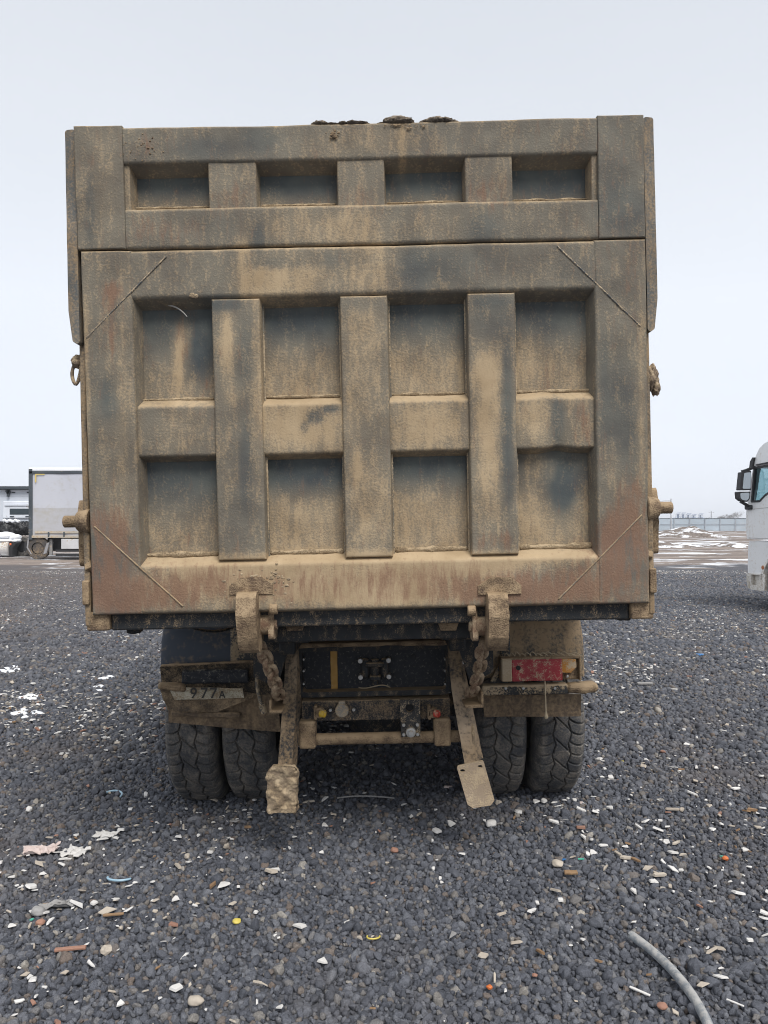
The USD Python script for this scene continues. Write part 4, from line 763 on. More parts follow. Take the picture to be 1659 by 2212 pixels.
for k in range(3): tpart('wheel', tyreX((xr - 1.5 - 1.3 * k, .52), .52, .35, TYY + .05), tyremat, smooth=40)
for u in (79,): 
    w = tpart('wheel', [tyreX((TX_(80), .52), .50, .34, TYY + .05), cyl((TX_(80), TYY + .1, .52), (TX_(80), TYY + .2, .52), .27, 20)], grime('muddy_wheel', (.06, .056, .055), dust=MT, dust2=MT2, amount=.25, scale=2, soft=.5), smooth=40)
guardm = grime('guard_grey', (.24, .24, .25), amount=.2)
for g_ in (prism(Polygon([(TX_(66) + 0, .25), (TX_(57), .55), (TX_(60), 1.0), (TX_(72), 1.1), (TX_(72), 1.05), (TX_(62), .95), (TX_(60), .55), (TX_(68), .25)]), 'y', TYY + .02, TYY + .5), prism(Polygon([(TX_(93), .25), (TX_(100), .75), (TX_(106), .8), (TX_(100), .3)]), 'y', TYY + .02, TYY + .5)): tpart('mud_guard', g_, guardm)

# ------------------------------------------------------------------ tractor unit behind it
UY = 38.5; um = UY / 1664
def UX(u): return (u - 829.5) * um
def UZ(v): return EYE - (v - 1126) * um
unit = thing('tractor_unit', 'white tractor unit with snow on its tanks, left of the curtain-sided trailer', 'lorry', (UX(0), UY, 0)); UO = (UX(0), UY, 0)
def upart(name, m, mat, parent=unit, smooth=False): return obj(name, m, mat, parent, smooth, UO)
palew = grime('pale_cab', (0.56, 0.60, 0.66), (.62, .65, .7), amount=.06, scale=1, up=0, rough=.4, bump=.02)
palew2 = grime('pale_cab_panel', (0.62, 0.65, 0.70), amount=.05, scale=1, up=0, rough=.4, bump=.02)
cb = upart('cab', [rbox(UX(-38), UX(64), UY + .3, UY + 2.4, UZ(1128), UZ(1063), .06), rbox(UX(-40), UX(66), UY + .25, UY + 2.4, UZ(1060), UZ(1057), .02), rbox(UX(-36), UX(62), UY + .28, UY + 2.3, UZ(1073), UZ(1060), .05)], palew)
upart('rear_panel', rbox(UX(1), UX(62), UY + .22, UY + .31, UZ(1120), UZ(1082), .05), palew2, cb)
upart('panel_rib', rbox(UX(6), UX(62), UY + .17, UY + .23, UZ(1093), UZ(1088.5), .02), palew, cb)
upart('rear_window', rbox(UX(16.5), UX(59), UY + .2, UY + .225, UZ(1111.5), UZ(1098.5), .02), M('dark_glass', {'p': ('principled_bsdf', {'base_color': (.03, .045, .055), 'roughness': .1})}, []), cb)
for u in (17, 50.5):
    upart('vent', rbox(UX(u), UX(u + 8.5), UY + .2, UY + .225, UZ(1117), UZ(1114.5), .005), railm, cb); upart('vent', rbox(UX(u + 2), UX(u + 10), UY + .26, UY + .285, UZ(1064.8), UZ(1062.3), .005), railm, cb)
upart('deflector_beam', [rbox(UX(-60), UX(64), UY + .0, UY + .4, UZ(1057), UZ(1050), .03), bar((UX(15), UY + .2, UZ(1057)), (UX(13), UY + .2, UZ(1073)), .10, .1), bar((UX(11), UY + .2, UZ(1058)), (UX(15), UY + .2, UZ(1066)), .18, .1)], railm, cb)
upart('roof_snow', rough_up(rbox(UX(-40), UX(62), UY + .3, UY + 2.2, UZ(1062.5), UZ(1058.5), .04), .06, 2, 3, .3), snow, cb)
upart('gearbox', [lump((UX(36 + 5 * (k - 3)), UY - .3 + .1 * k, UZ(1142)), (.28, .3, .32), .45, 2, k) for k in range(7)] + [lump((UX(-2), UY - .2, UZ(1140)), (.3, .3, .35), .4, 2, 9)], blackpl, smooth=True)
upart('snow_cover', [lump((UX(10), UY - .8, UZ(1157)), (.42, .5, .19), .2, 1.5, 1), lump((UX(31), UY - .8, UZ(1156)), (.36, .5, .18), .2, 1.5, 2), lump((UX(50), UY - .8, UZ(1160)), (.25, .4, .17), .2, 1.5, 3), lump((UX(18), UY - .9, UZ(1166.5)), (.95, .5, .12), .12, 1.5, 4), lump((UX(54), UY - .9, UZ(1167)), (.2, .3, .10), .2, 1.5, 5)] + [lump((UX(20 + 6 * k), UY - .5, UZ(1124 + (k % 2) * 2)), (.09, .1, .07), .3, 2, k) for k in range(6)], snow, smooth=True)
upart('fuel_tank', cyl((UX(-40), UY - 1.0, UZ(1181.5)), (UX(45), UY - 1.0, UZ(1181.5)), .40, 28), grime('tank_alloy', (.52, .51, .5), amount=.2, scale=2, bump=.05, rough=.5), smooth=40)
for u in (6.5, 25.5): upart('tank_strap', cyl((UX(u), UY - 1.0, UZ(1181.5)), (UX(u + 3.4), UY - 1.0, UZ(1181.5)), .415, 28), railm, smooth=40)
upart('marker_lamp', lump((UX(50), UY - 1.3, UZ(1174)), (.05, .04, .05), .1, 1, 1, 2), grime('lamp_orange', (.75, .18, .06), amount=.05))
upart('mud_guard', rprism([(UX(47), UZ(1206)), (UX(47), UZ(1180)), (UX(52), UZ(1172)), (UX(60), UZ(1168)), (UX(62), UZ(1172)), (UX(54), UZ(1182)), (UX(52), UZ(1206))], 'y', UY - 1.3, UY - .8, .02), blackpl)
for u in (-30, 60): upart('wheel', tyreX((UX(u), .5), .5, .32, UY - .6), tyremat, smooth=40)
upart('chassis', rbox(UX(-45), UX(62), UY - .5, UY + 2, .25, .85, .02), blackpl)

# ------------------------------------------------------------------ fence, heaps, poles, plant, trees
FY = 138.0; fm = FY / 1664
fx = lambda u: (u - 829.5) * fm
fz = lambda v: EYE - (v - 1126) * fm
fence = thing('metal_fence', 'long pale blue-grey sheet metal fence with slim posts at the far side of the yard', 'fence', (fx(1400), FY, 0)); FO = (fx(1400), FY, 0)
fmat = grime('fence_sheet', (0.40, 0.46, 0.51), (0.43, 0.49, 0.54), dust=(.4, .42, .44), dust2=(.45, .46, .48), amount=.2, scale=.3, up=0, rough=.6, bump=.02, soft=.4)
fpost = grime('fence_post', (0.30, 0.32, 0.35), amount=.05, scale=1, bump=.02, up=0)
us = [1390.4 + 33.0 * k for k in range(-3, 12)]
zt, zb = fz(1120.3), fz(1147)
for k in range(len(us) - 1):
    x0, x1 = fx(us[k]), fx(us[k + 1]); xs = np.linspace(x0 + .04, x1 - .04, 60); pr = FY + .05 * ((np.arange(60) // 2) % 2)
    P = np.c_[np.r_[xs, xs[::-1]], np.r_[pr, pr[::-1] + .01]]
    obj('panel', prism(Polygon(P), 'z', zb, zt), fmat, fence, False, FO)
    obj('rail', rbox(x0, x1, FY - .10, FY - .03, (zb + zt) / 2 + .06, (zb + zt) / 2 + .12, .005), fpost, fence, False, FO)
for u in us: obj('post', rbox(fx(u) - .06, fx(u) + .06, FY - .16, FY - .02, -.6, zt + .02, .008), fpost, fence, False, FO)
obj('top_cap', rbox(fx(us[0]), fx(us[-1]), FY - .03, FY + .09, zt, zt + .09, .01), railm, fence, False, FO)
obj('footing', rbox(fx(us[0]), fx(us[-1]), FY + .1, FY + .3, -.6, zb + .06, .02), grime('footing', (.11, .095, .085), amount=.2, scale=.6), fence, False, FO)
heapm = M('snowy_earth', {'g': ('geometry', {}), 'n': ('noise_texture', {'scale': .9, 'detail': 8, 'roughness': .72}), 'mp': ('mapping', {'scale': (.8, .8, 2.6)}), 'sz': ('separate_xyz', {}), 'r': ('map_range', {'from_min': .52, 'from_max': .56, 'clamp': True}),
    'n2': ('noise_texture', {'scale': 3.0, 'detail': 5}), 'e': ('rgb_ramp', {'ramp': [(.3, (.09, .075, .065)), (.7, (.24, .195, .165))]}), 'c': ('mix', {'color2': (.80, .82, .85)}), 'p': ('principled_bsdf', {'roughness': .9})},
    [('g.position', 'mp.vector'), ('mp.vector', 'n.vector'), ('n.fac', 'r.value'), ('g.position', 'n2.vector'), ('n2.fac', 'e.fac'), ('e.color', 'c.color1'), ('r.result', 'c.fac'), ('c.color', 'p.base_color')])
def heap(u0, u1, v, h, dep, seed, peak=.5, label=None):
    y = EYE * 1664 / (v - 1126); x0, x1 = (u0 - 829.5) / 1664 * y, (u1 - 829.5) / 1664 * y
    s, t = np.meshgrid(np.linspace(0, 1, 70), np.linspace(0, 1, 30), indexing='ij'); X, Y = x0 + (x1 - x0) * s, y + dep * t
    f = np.where(s < peak, s / peak, (1 - s) / (1 - peak)); f = f ** .9 * np.sin(PI * t) ** .8; nn = meshkit.fbm(np.stack([X * .5, Y * .5, X * 0], -1) + seed * 7, 4, seed)
    Z = h * f * (.6 + .8 * nn) + gz(X, Y) - .08
    tag(obj('earth_heap', (np.stack([X, Y, Z], -1).reshape(-1, 3), grid_faces(70, 30)), heapm, smooth=True), label, 'earth heap', kind='structure')
heap(1395, 1600, 1161, 1.25, 9, 1, .62, 'long low heap of earth streaked with snow in front of the metal fence')
heap(1385, 1590, 1184, .34, 5, 2, .3, 'low snowy ridge of ploughed earth nearer than the big heap')
heap(1540, 1700, 1184, .40, 4, 3, .4, 'dark rough bank of earth beside the white lorry')
heap(-60, 175, 1207.5, .12, 1.2, 4, .5, 'thin bank of earth and snow below the left trailer')
polem = grime('pole_grey', (.33, .34, .36), amount=.05, scale=2, up=0, bump=.02)
def pole(u, vt, y, lab, arm=0, r=.09):
    x = (u - 829.5) / 1664 * y; z = EYE - (vt - 1126) / 1664 * y; t = thing('utility_pole', lab, 'pole', (x, y, 0))
    obj('mast', cyl((0, 0, -.5), (0, 0, z), r * 1.3, 12, r), polem, t, smooth=40)
    obj('crossarm', rbox(-.7, .7, -.06, .06, z - .4, z - .28, .01) if not arm else bar((-arm, 0, z - .45), (0, 0, z - .25), .07, .07), polem, t)
pole(1449.5, 1077, 118, 'grey lamp pole with an arm, just right of the dump truck latch pin', 1.9)
pole(1536.5, 1103.5, 190, 'thin distant pole standing behind the middle of the metal fence', 0, .10)
bluem = grime('plant_blue', (.16, .22, .34), (.22, .28, .40), amount=.02, scale=.3, up=0, bump=.01)
def tower(u, vt, y, lab):
    x = (u - 829.5) / 1664 * y; z = EYE - (vt - 1126) / 1664 * y; t = thing('plant_tower', lab, 'tower', (x, y, 0), group='blue plant towers on the skyline'); w = 1.5
    for sx in (-1, 1):
        for sy in (-1, 1): obj('leg', bar((sx * w * 1.1, sy * w * 1.1, 0), (sx * w * .8, sy * w * .8, z - 1.2), .2, .2), bluem, t)
    for k in range(3): obj('platform', rbox(-w * 1.1, w * 1.1, -w * 1.1, w * 1.1, z * (.35 + .22 * k), z * (.35 + .22 * k) + .2, .02), bluem, t)
    obj('silo', cyl((0, 0, z * .3), (0, 0, z * .78), w * .45, 14), bluem, t); obj('gantry', rbox(-w * .6, w * 1.9, -.3, .3, z - 1.1, z - .6, .02), bluem, t)
for u, vt, lab in ((1464.5, 1106, 'leftmost blue plant tower far beyond the fence'), (1475.5, 1106, 'second blue plant tower from the left beyond the fence'), (1486.5, 1107.5, 'third blue plant tower from the left beyond the fence'), (1498, 1109, 'pale narrow plant tower beyond the fence, fourth from the left'), (1513, 1108, 'rightmost plant tower beyond the fence, beside a low roof')):
    tower(u, vt, 700.0, lab)
sh = thing('plant_shed', 'long low blue roofed shed at the foot of the far plant towers', 'shed', ((1492 - 829.5) / 1664 * 705, 705, 0))
obj('wall', rbox(-14, 14, 0, 8, 0, 3.2, .05), bluem, sh); obj('roof', prism([(-.8, 3.2), (8.8, 3.2), (4, 5.0)], 'x', -14.4, 14.4), bluem, sh)
barkm = grime('far_bark', (.13, .11, .10), (.17, .15, .14), amount=.02, scale=.5, up=0, bump=.01)
rt = np.random.default_rng(21)
def far_tree(x, y, h):
    """A leafless crown: forks and many twigs as slim three-sided rods."""
    segs = []
    def grow(p, d, L, r, n):
        q = p + d * L; segs.append((p, q, r))
        if n == 0: return
        for _ in range(3 if n > 1 else 4):
            e = d + rt.normal(size=3) * .48; e[2] = abs(e[2]) * .8 + .12; e /= np.linalg.norm(e); grow(q, e, L * rt.uniform(.6, .85), r * .62, n - 1)
    grow(np.array([x, y, 0.0]), np.array([0, 0, 1.0]), h * .27, h * .022, 5)
    return segs
V, F = [], []
for k in range(26):
    u = (1480 + rt.uniform(0, 70)) if k < 7 else rt.normal(1590, 20) if k < 20 else rt.uniform(1600, 1690)
    y = rt.uniform(620, 680); h = rt.uniform(4.5, 6.5) if k < 7 else (11.5 - abs(u - 1590) * .12) * rt.uniform(.75, 1.05)
    for p, q, r in far_tree((u - 829.5) / 1664 * y, y, max(h, 4.5)):
        d = q - p; s = np.cross(d, [0, 1.0, 0]); s /= np.linalg.norm(s) + 1e-9; w = np.cross(d, s); w /= np.linalg.norm(w) + 1e-9; r = max(r, .035); b = len(V)
        for c, rr in ((p, r), (q, r * .7)):
            for t in range(3): V.append(c + rr * (s * math.cos(t * 2.094) + w * math.sin(t * 2.094)))
        for t in range(3):
            a, e = b + t, b + (t + 1) % 3; F += [(a, e, e + 3), (a, e + 3, a + 3)]
tag(obj('far_trees', (np.array(V), np.array(F)), barkm), 'hazy leafless trees on the skyline beyond the fence', 'trees', kind='stuff')

hz_m = usdkit.material(stage, '/World/Looks/haze', {'v': ('principled_volume', {'color': (0.94, 0.96, 0.99), 'density': 0.00045, 'anisotropy': 0.0})}, [], volume='v.volume')
tag(obj('haze', trimesh.creation.box(bounds=[(-3700, -3700, -2.2), (3700, 3700, 16)]), hz_m), 'thin winter haze over the yard', 'haze', kind='stuff')
# ================================================================== GRAVEL AND LITTER
rg = np.random.default_rng(12)
stone_mat = M('slag_stone', {'o': ('object_info', {}), 'g': ('geometry', {}), 'tc': ('texture_coordinate', {}),
    'r': ('rgb_ramp', {'ramp': [(0, (0.056, 0.060, 0.072)), (.5, (0.092, 0.097, 0.114)), (.80, (0.134, 0.139, 0.155)), (.90, (0.15, 0.142, 0.137)), (.955, (0.14, 0.11, 0.092)), (.975, (0.15, 0.14, 0.13)), (.99, (0.24, 0.225, 0.205)), (1, (.34, .31, .27))]}),
    'n': ('noise_texture', {'scale': 240.0, 'detail': 3, 'roughness': .7}), 'nr': ('map_range', {'from_min': .3, 'from_max': .7, 'to_min': .55, 'to_max': 1.5}), 'm': ('mix', {'mix_type': 'multiply', 'fac': 1.0}), 'cc': ('combine_color', {}),
    'big': ('noise_texture', {'scale': .62, 'detail': 6, 'roughness': .68}), 'bm': ('map_range', {'from_min': .53, 'from_max': .72, 'to_max': .40, 'clamp': True}), 'bx': ('mix', {'color2': (0.150, 0.118, 0.096)}), 'sx': ('separate_xyz', {}), 'lx': ('map_range', {'range_type': 'smoothstep', 'from_min': -3.0, 'from_max': -10.0, 'to_max': .38, 'clamp': True}), 'ad': ('math', {'math_type': 'add', 'use_clamp': True}),
    'p': ('principled_bsdf', {'roughness': .78, 'specular_ior_level': .35}), 'b': ('bump', {'strength': .7, 'distance': .004})},
    [('o.random', 'r.fac'), ('g.position', 'n.vector'), ('n.fac', 'nr.value'), ('nr.result', 'cc.r'), ('nr.result', 'cc.g'), ('nr.result', 'cc.b'), ('r.color', 'm.color1'), ('cc.color', 'm.color2'),
     ('g.position', 'big.vector'), ('big.fac', 'bm.value'), ('g.position', 'sx.vector'), ('sx.x', 'lx.value'), ('bm.result', 'ad.value1'), ('lx.result', 'ad.value2'), ('ad.value', 'bx.fac'), ('m.color', 'bx.color1'), ('bx.color', 'p.base_color'), ('n.fac', 'b.height'), ('b.normal', 'p.normal')])
def stone(seed, sub):
    m = trimesh.creation.icosphere(subdivisions=sub); v = np.array(m.vertices); r = np.random.default_rng(seed)
    d = meshkit.fbm(v * 1.3 + seed * 3.1, 2, seed) - .5; d2 = meshkit.fbm(v * 3.6 + seed * 5, 2, seed + 9) - .5
    v = v * (1 + .9 * d + .42 * d2)[:, None]
    for _ in range(5):
        n = r.normal(size=3); n /= np.linalg.norm(n); k = v @ n; c = r.uniform(.62, .9); v = v - np.outer(np.maximum(k - c, 0) * .85, n)
    v *= r.uniform(.8, 1.15, 3); return trimesh.Trimesh(v, m.faces, process=False)
def quats(n, flat=False):
    if flat:
        a = rg.uniform(0, 2 * PI, n); tx, ty = rg.normal(0, .16, n), rg.normal(0, .16, n)
        q = np.c_[np.cos(a / 2), tx / 2, ty / 2, np.sin(a / 2)]
    else: q = rg.normal(size=(n, 4))
    return q / np.linalg.norm(q, axis=1, keepdims=True)
def instancer(name, protos, pos, sc, q, idx, label, cat):
    pi = UsdGeom.PointInstancer.Define(stage, path_of(name)); rel = pi.CreatePrototypesRel()
    for k, (m, mat, sm) in enumerate(protos):
        nm = ('stone' if name == 'gravel' else 'scrap') + (f'_{k:03d}' if k else ''); p = usdkit.mesh(stage, f'{pi.GetPath()}/{nm}', m, mat, smooth=sm); rel.AddTarget(p.GetPath())
    pi.CreatePositionsAttr(Vt.Vec3fArray.FromNumpy(pos.astype(np.float32))); pi.CreateScalesAttr(Vt.Vec3fArray.FromNumpy(sc.astype(np.float32)))
    pi.CreateOrientationsAttr(Vt.QuathArray([Gf.Quath(*map(float, x)) for x in q])); pi.CreateProtoIndicesAttr(Vt.IntArray.FromNumpy(idx.astype(np.int32)))
    tag(pi, label, cat, kind='stuff')
PX, PY, SR, LV = [], [], [], []
for (y0, y1, sp_, lv) in ((1.9, 5.4, .0205, 0), (5.4, 9, .025, 1), (9, 15, .035, 1), (15, 25, .055, 1)):
    ny = int((y1 - y0) / sp_)
    for k in range(ny):
        y = y0 + (k + .5) * sp_; hw = .525 * y + .5; nx = int(2 * hw / sp_); x = -hw + (np.arange(nx) + rg.uniform()) * sp_
        PX.append(x + rg.normal(0, .34, nx) * sp_); PY.append(y + rg.normal(0, .34, nx) * sp_); SR.append(sp_ * rg.lognormal(-.64, .34, nx)); LV.append(np.full(nx, lv))
PX, PY, SR, LV = map(np.concatenate, (PX, PY, SR, LV))
SR = np.clip(SR, .008, .034); n = len(PX)
pos = np.c_[PX, PY, gz(PX, PY) + SR * rg.uniform(.05, .75, n)]
NS = 8
protos = [(stone(k, 2), stone_mat, True) for k in range(NS)] + [(stone(30 + k, 1), stone_mat, True) for k in range(4)]
idx = np.where(LV == 0, rg.integers(0, NS, n), NS + rg.integers(0, 4, n))
instancer('gravel', protos, pos, SR[:, None] * rg.uniform(.8, 1.2, (n, 3)), quats(n), idx, 'loose dark grey slag gravel covering the whole yard', 'gravel')

def simple(name, c, c2, rough=.8):
    return M(name, {'o': ('object_info', {}), 'g': ('geometry', {}), 'n': ('noise_texture', {'scale': 70.0, 'detail': 4}), 'a': ('math', {'math_type': 'multiply_add', 'value2': .6, 'value3': .1}), 's': ('math', {'math_type': 'multiply_add', 'value2': .4}), 'c': ('mix', {'color1': c, 'color2': c2}), 'p': ('principled_bsdf', {'roughness': rough}), 'b': ('bump', {'strength': .3, 'distance': .003})},
             [('g.position', 'n.vector'), ('n.fac', 'a.value1'), ('o.random', 's.value1'), ('a.value', 's.value3'), ('s.value', 'c.fac'), ('c.color', 'p.base_color'), ('n.fac', 'b.height'), ('b.normal', 'p.normal')])
w_m = simple('rubble_white', (.46, .44, .41), (.74, .72, .69)); cr_m = simple('rubble_cream', (.30, .25, .2), (.52, .46, .38)); br_m = simple('rubble_brick', (.21, .10, .07), (.36, .2, .14)); gr_m = simple('rubble_grey', (.16, .155, .15), (.34, .33, .32)); wd_m = simple('wood_chip', (.16, .09, .05), (.30, .19, .10))
pk_m = simple('paper_pink', (.45, .36, .33), (.6, .5, .46)); bl_m = simple('plastic_blue', (.02, .12, .35), (.05, .22, .5), .4); lb_m = simple('plastic_pale_blue', (.25, .4, .5), (.35, .5, .6), .4); og_m = simple('plastic_orange', (.5, .12, .03), (.65, .2, .06), .5); gn_m = simple('plastic_green', (.03, .3, .2), (.08, .42, .3), .4); yl_m = simple('plastic_yellow', (.5, .4, .06), (.62, .5, .12), .5); rd_m = simple('plastic_red', (.4, .03, .03), (.55, .07, .06), .5); hs_m = grime('hose_grey', (.19, .21, .23), (.26, .28, .30), dust=(.34, .33, .31), dust2=(.42, .41, .39), amount=.34, scale=40, bump=.2, rough=.6)
def shard(seed, th=.22, n=6, asp=.6):
    r = np.random.default_rng(seed); a = np.sort(r.uniform(0, 2 * PI, n)); p = np.c_[np.cos(a), np.sin(a) * asp] * r.uniform(.65, 1.1, (n, 1)); p -= p.mean(0)
    top = np.c_[p * r.uniform(.82, .97), np.full(n, th) + r.uniform(-.05, .05, n)]; return hull(np.vstack([np.c_[p, np.zeros(n)], top]))
SC_ = lambda m, k: (m.apply_scale(k), m)[1]
sc_protos = [(shard(k, .12 + .08 * (k % 3), 5 + k % 3, .4 + .12 * (k % 4)), mt, False) for k, mt in enumerate((w_m, w_m, w_m, cr_m, cr_m, br_m, gr_m, w_m, wd_m))] + [(SC_(stone(77, 1), .6), cr_m, False), (SC_(stone(78, 1), .5), w_m, False)]
N0 = 95000; yy = np.sqrt(rg.uniform(2.0 ** 2, 27.0 ** 2, N0)); xx = rg.uniform(-1, 1, N0) * (.52 * yy + .4)
cl = meshkit.fbm(np.c_[xx * .55, yy * .55, xx * 0] + 60, 3, 4); keep = rg.uniform(size=N0) < np.clip((cl - .33) * 2.6, .10, 1) * np.where(yy < 4, .8, 1.0) * np.where(xx > 0, .85, 1.1)
xx, yy = xx[keep], yy[keep]; n = len(xx); s = np.clip(rg.lognormal(-4.24, .55, n), .005, .040)
instancer('rubble_scrap', sc_protos, np.c_[xx, yy, gz(xx, yy) + .021 + s * .12], s[:, None] * rg.uniform(.8, 1.25, (n, 3)), quats(n, True), rg.choice(len(sc_protos), n, p=np.array([4, 4, 4, 3, 3, 1.3, 2.2, 4, 1.2, 1.0, .5]) / 28.2), 'small pale chips of rubble, brick and plastic strewn through the gravel', 'rubble')

def litter(name, kind, u, v, w, mat, label, cat, rot=0.0, seed=1, asp=.5, lift=.024, el=.25):
    """One piece of litter lying on the gravel; w: width in plan marks."""
    x, y = GP(u, v); L = w / 1664 * y; z = float(gz(x, y)) + lift; r = np.random.default_rng(seed * 17 + 3)
    if kind == 'shard': m = shard(seed, el, 6, asp); m.apply_scale(L / 2)
    elif kind == 'stick': m = rough_up(rbox(-L / 2, L / 2, -L * asp / 2, L * asp / 2, 0, L * asp * .6, L * asp * .15), L * asp * .25, 4 / L, seed, L / 14)
    elif kind == 'lump': m = lump((0, 0, L * .16), (L / 2, L / 2 * asp * 1.3, L * .3), .3, 1.6, seed, 2)
    elif kind == 'strip': m = tube(spline([(-L / 2, 0, 0), (-L * .2, L * asp * .5, L * .05), (L * .15, L * asp * .45, L * .05), (L / 2, -L * asp * .3, 0)], 20), L * el * .12 + .002, 6)
    else:
        s, t = np.meshgrid(np.linspace(-.5, .5, 16), np.linspace(-.5, .5, 12), indexing='ij'); q = np.stack([s * L * 1.1, t * L * asp * 1.3, s * 0], -1); nn = lambda k: meshkit.fbm(np.stack([s * 4, t * 4, s * 0 + k], -1) + seed * 5, 3, seed + k) - .5
        q[..., 0] += nn(1) * L * .4; q[..., 1] += nn(2) * L * .4 * asp; q[..., 2] = np.abs(nn(3)) * L * .55; a = q.reshape(-1, 3); f = grid_faces(16, 12); m = trimesh.Trimesh(np.vstack([a, a + (0, 0, .002)]), np.vstack([f[:, ::-1], f + len(a)]), process=False)
    p = thing(name, label, cat, (x, y, z), group={'rubble_shard': 'loose rubble shards on the gravel', 'plastic_wrap': 'crumpled film scraps on the gravel', 'brick_bit': 'brick bits on the gravel'}.get(name), rz=rot or float(r.uniform(-.4, .4)))
    mm = obj(name + '_body' if False else 'piece', m, mat, p, smooth=35 if kind in ('lump', 'strip') else False)
    return p
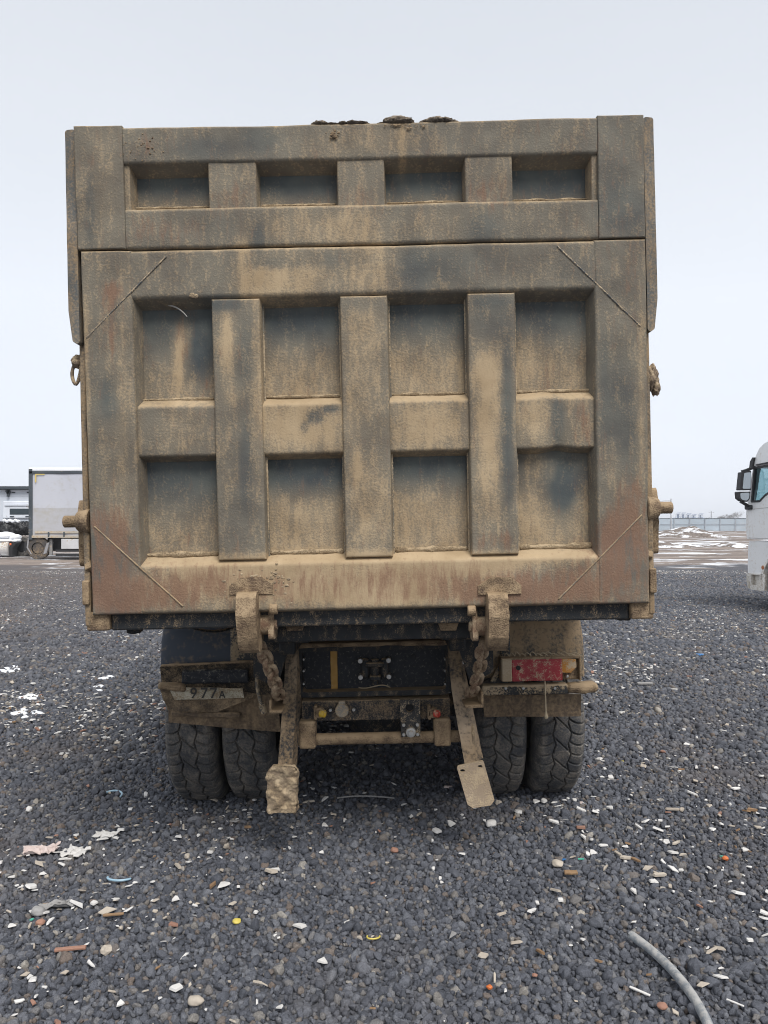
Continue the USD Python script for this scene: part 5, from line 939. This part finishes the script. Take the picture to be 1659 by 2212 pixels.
LT = [('plaster_lump', 'shard', 382, 2147, 38, w_m, 'blocky white plaster lump near the bottom left, biggest white piece there', 'rubble', 3, .75),
 ('wood_stick', 'stick', 152, 2060, 64, br_m, 'reddish flat stick of wood on the gravel at lower left', 'stick', 1, .16), ('wood_stick', 'stick', 245, 1981, 44, wd_m, 'short tan wood splinter right of the crumpled clear wrap', 'stick', 2, .16),
 ('plastic_strip', 'strip', 255, 1896, 52, lb_m, 'thin bluish plastic strip curving on the gravel at left', 'plastic scrap', 1, -.5), ('rubble_shard', 'shard', 648, 2012, 34, w_m, 'white angular shard with brick red underside below the tailgate middle', 'rubble', 5, .6),
 ('rubble_shard', 'shard', 584, 1889, 48, cr_m, 'long wedge-shaped cream shard below the left mud pad', 'rubble', 8, .35), ('plastic_wrap', 'crumple', 162, 1836, 44, w_m, 'crumpled white plastic film right of the pink paper', 'plastic scrap', 1, .8),
 ('torn_paper', 'crumple', 88, 1830, 62, pk_m, 'flat torn pinkish paper sheet at the left side', 'paper', 2, .55), ('plastic_wrap', 'crumple', 230, 1799, 42, w_m, 'white ragged foam scrap left of the front left tyre', 'plastic scrap', 4, .5),
 ('rubble_shard', 'shard', 699, 2091, 34, w_m, 'bright white jagged shard low in the middle of the picture', 'rubble', 9, .65), ('pebble', 'lump', 422, 2181, 36, cr_m, 'oval cream stone below the blocky white plaster lump', 'stone', 5, .5),
 ('plastic_wrap', 'crumple', 115, 1958, 64, gr_m, 'crumpled clear wrap beside a grey stone at the left', 'plastic scrap', 7, .35), ('pebble', 'lump', 82, 1974, 32, gr_m, 'smooth grey stone beside the green scrap', 'stone', 9, .6), ('plastic_bit', 'shard', 69, 1988, 13, gn_m, 'small teal plastic scrap at the left edge area', 'plastic scrap', 2, .8),
 ('brick_bit', 'lump', 87, 1998, 20, br_m, 'orange brick fragment below the teal scrap', 'brick', 3, .7), ('foam_bit', 'lump', 511, 2001, 18, yl_m, 'crumbly yellow foam lump left of centre', 'foam', 4, .8), ('plastic_strip', 'strip', 806, 2036, 26, yl_m, 'bent yellow plastic hook low in the middle', 'plastic scrap', 3, -.9),
 ('rubble_shard', 'shard', 778, 2038, 26, cr_m, 'tan shard left of the bent yellow hook', 'rubble', 12, .8), ('splinter', 'stick', 1382, 2156, 46, w_m, 'white plastic splinter left of the grey hose', 'plastic scrap', 5, .12), ('splinter', 'stick', 1588, 2181, 36, w_m, 'white plastic splinter right of the grey hose', 'plastic scrap', 6, .12),
 ('brick_bit', 'lump', 1430, 2190, 22, br_m, 'orange brick lump close to the lower end of the grey hose', 'brick', 6, .8), ('rubble_shard', 'shard', 1652, 1989, 28, w_m, 'white tile scrap cut by the right edge', 'rubble', 14, .9), ('plastic_ball', 'lump', 1567, 1876, 14, og_m, 'small bright orange plastic piece at right', 'plastic scrap', 1, .75),
 ('plastic_bit', 'shard', 1559, 1870, 9, gn_m, 'tiny teal scrap touching the bright orange piece', 'plastic scrap', 5, .7), ('rubble_shard', 'shard', 1044, 2078, 25, cr_m, 'cream triangular shard right of centre near the bottom', 'rubble', 15, .9), ('rubble_shard', 'shard', 1082, 1990, 24, cr_m, 'cream broken stub of tile right of centre', 'rubble', 16, .6),
 ('rubble_shard', 'shard', 1410, 1921, 28, w_m, 'curved white shell-like shard above the grey hose', 'rubble', 17, .7), ('rubble_shard', 'shard', 1350, 1872, 32, cr_m, 'smooth cream shard right of the brown wood chip', 'rubble', 18, .4), ('rubble_shard', 'shard', 1454, 1861, 26, w_m, 'left one of two touching shards at the right', 'rubble', 19, .4), ('rubble_shard', 'shard', 1474, 1866, 24, cr_m, 'right one of two touching shards at the right', 'rubble', 20, .5),
 ('rubble_shard', 'shard', 1460, 1842, 30, cr_m, 'greenish cream shard just above two touching shards', 'rubble', 21, .55), ('rubble_shard', 'shard', 1303, 1844, 24, w_m, 'small clean white plate right of the right tyres', 'rubble', 22, .5), ('pebble', 'lump', 1204, 1886, 24, cr_m, 'two-tone rounded piece left of the brown wood chip', 'stone', 11, .9),
 ('wood_chip', 'stick', 1233, 1905, 28, wd_m, 'fibrous brown wood chip standing out right of centre', 'wood chip', 8, .4), ('plastic_bit', 'shard', 1219, 1874, 15, bl_m, 'small blue plastic flake above the brown wood chip', 'plastic scrap', 7, .4), ('plastic_bit', 'stick', 1255, 1874, 13, gn_m, 'small green plastic stick above the brown wood chip', 'plastic scrap', 8, .3),
 ('brick_bit', 'lump', 852, 1850, 18, br_m, 'red brick crumb just right of the picture middle', 'brick', 9, .6), ('rubble_shard', 'lump', 1061, 1796, 24, w_m, 'rough white chunk below the clean foot plate', 'rubble', 23, .7), ('rubble_shard', 'shard', 1255, 1751, 28, pk_m, 'pinkish flat shard just below the right tyres', 'rubble', 24, .5), ('brick_bit', 'lump', 1057, 2148, 14, og_m, 'orange crumb near the bottom, left of a pair', 'brick', 10, .7), ('brick_bit', 'lump', 1155, 2122, 12, br_m, 'dull red crumb near the bottom, right of the orange crumb', 'brick', 11, .7),
 ('plastic_strip', 'strip', 246, 1712, 44, lb_m, 'pale blue plastic arc left of the left tyres', 'plastic scrap', 9, .6), ('blue_packet', 'stick', 1512, 1423, 16, bl_m, 'bright blue packet far out on the right gravel', 'packet', 12, .4), ('plank_piece', 'stick', 1393, 1494, 34, gr_m, 'greyish brown piece of plank lying right of the bumper bar', 'plank', 13, .22), ('plastic_bit', 'shard', 1346, 1662, 10, yl_m, 'small yellow scrap beside the right tyres', 'plastic scrap', 13, .6),
 ('plastic_bit', 'stick', 968, 1713, 18, pk_m, 'pink and white scrap beneath the truck between the pads', 'plastic scrap', 14, .4), ('twig', 'strip', 790, 1733, 124, gr_m, 'thin pale twig lying under the truck between the pads', 'twig', 15, -.08)]
for row in LT: litter(row[0], row[1], row[2], row[3], row[4], row[5], row[6], row[7], seed=row[8], asp=row[9], rot={'wood_stick': .18, 'splinter': -.75, 'plastic_strip': -.3}.get(row[0], 0.0) + (.0 if row[0] != 'twig' else -.03), el=.25 if row[0] != 'twig' else .06)
for (u, v, w, sd_, lab) in ((14, 1448, 60, 1, 'flat snow patch cut by the left edge'), (222, 1461, 36, 2, 'small snow patch nearest to the left fender'), (205, 1482, 34, 3, 'broken snow patch just below the one near the left fender'), (58, 1538, 50, 4, 'lowest ragged snow patch at left'), (70, 1503, 44, 5, 'middle ragged snow patch at left')):
    x, y = GP(u, v); L = w / 1664 * y; r2 = np.random.default_rng(sd_); ms = []
    for k in range(11):
        dx, dy, s = r2.normal(0, .26) * L, r2.normal(0, .30) * L, L * r2.uniform(.07, .2); ms.append(lump((dx, dy, .012), (s * 1.3, s, .014 + s * .08), .35, 1.8, int(r2.integers(90)), 2))
    t = thing('snow_patch', lab, 'snow', (x, y, float(gz(x, y))), group='snow patches on the gravel at left'); obj('crust', ms, snow, t, smooth=True)
hp = [GP(1362, 2044), GP(1410, 2078), GP(1455, 2123), GP(1498, 2180), GP(1534, 2250), GP(1560, 2330)]
hz = [.036, .032, .034, .036, .034, .032]
tag(obj('hose', tube(spline([(x, y, float(gz(x, y)) + z + .008) for (x, y), z in zip(hp, hz)], 60), .0175, 16), hs_m, smooth=True), 'thick grey rubber hose lying on the gravel at the bottom right', 'hose')
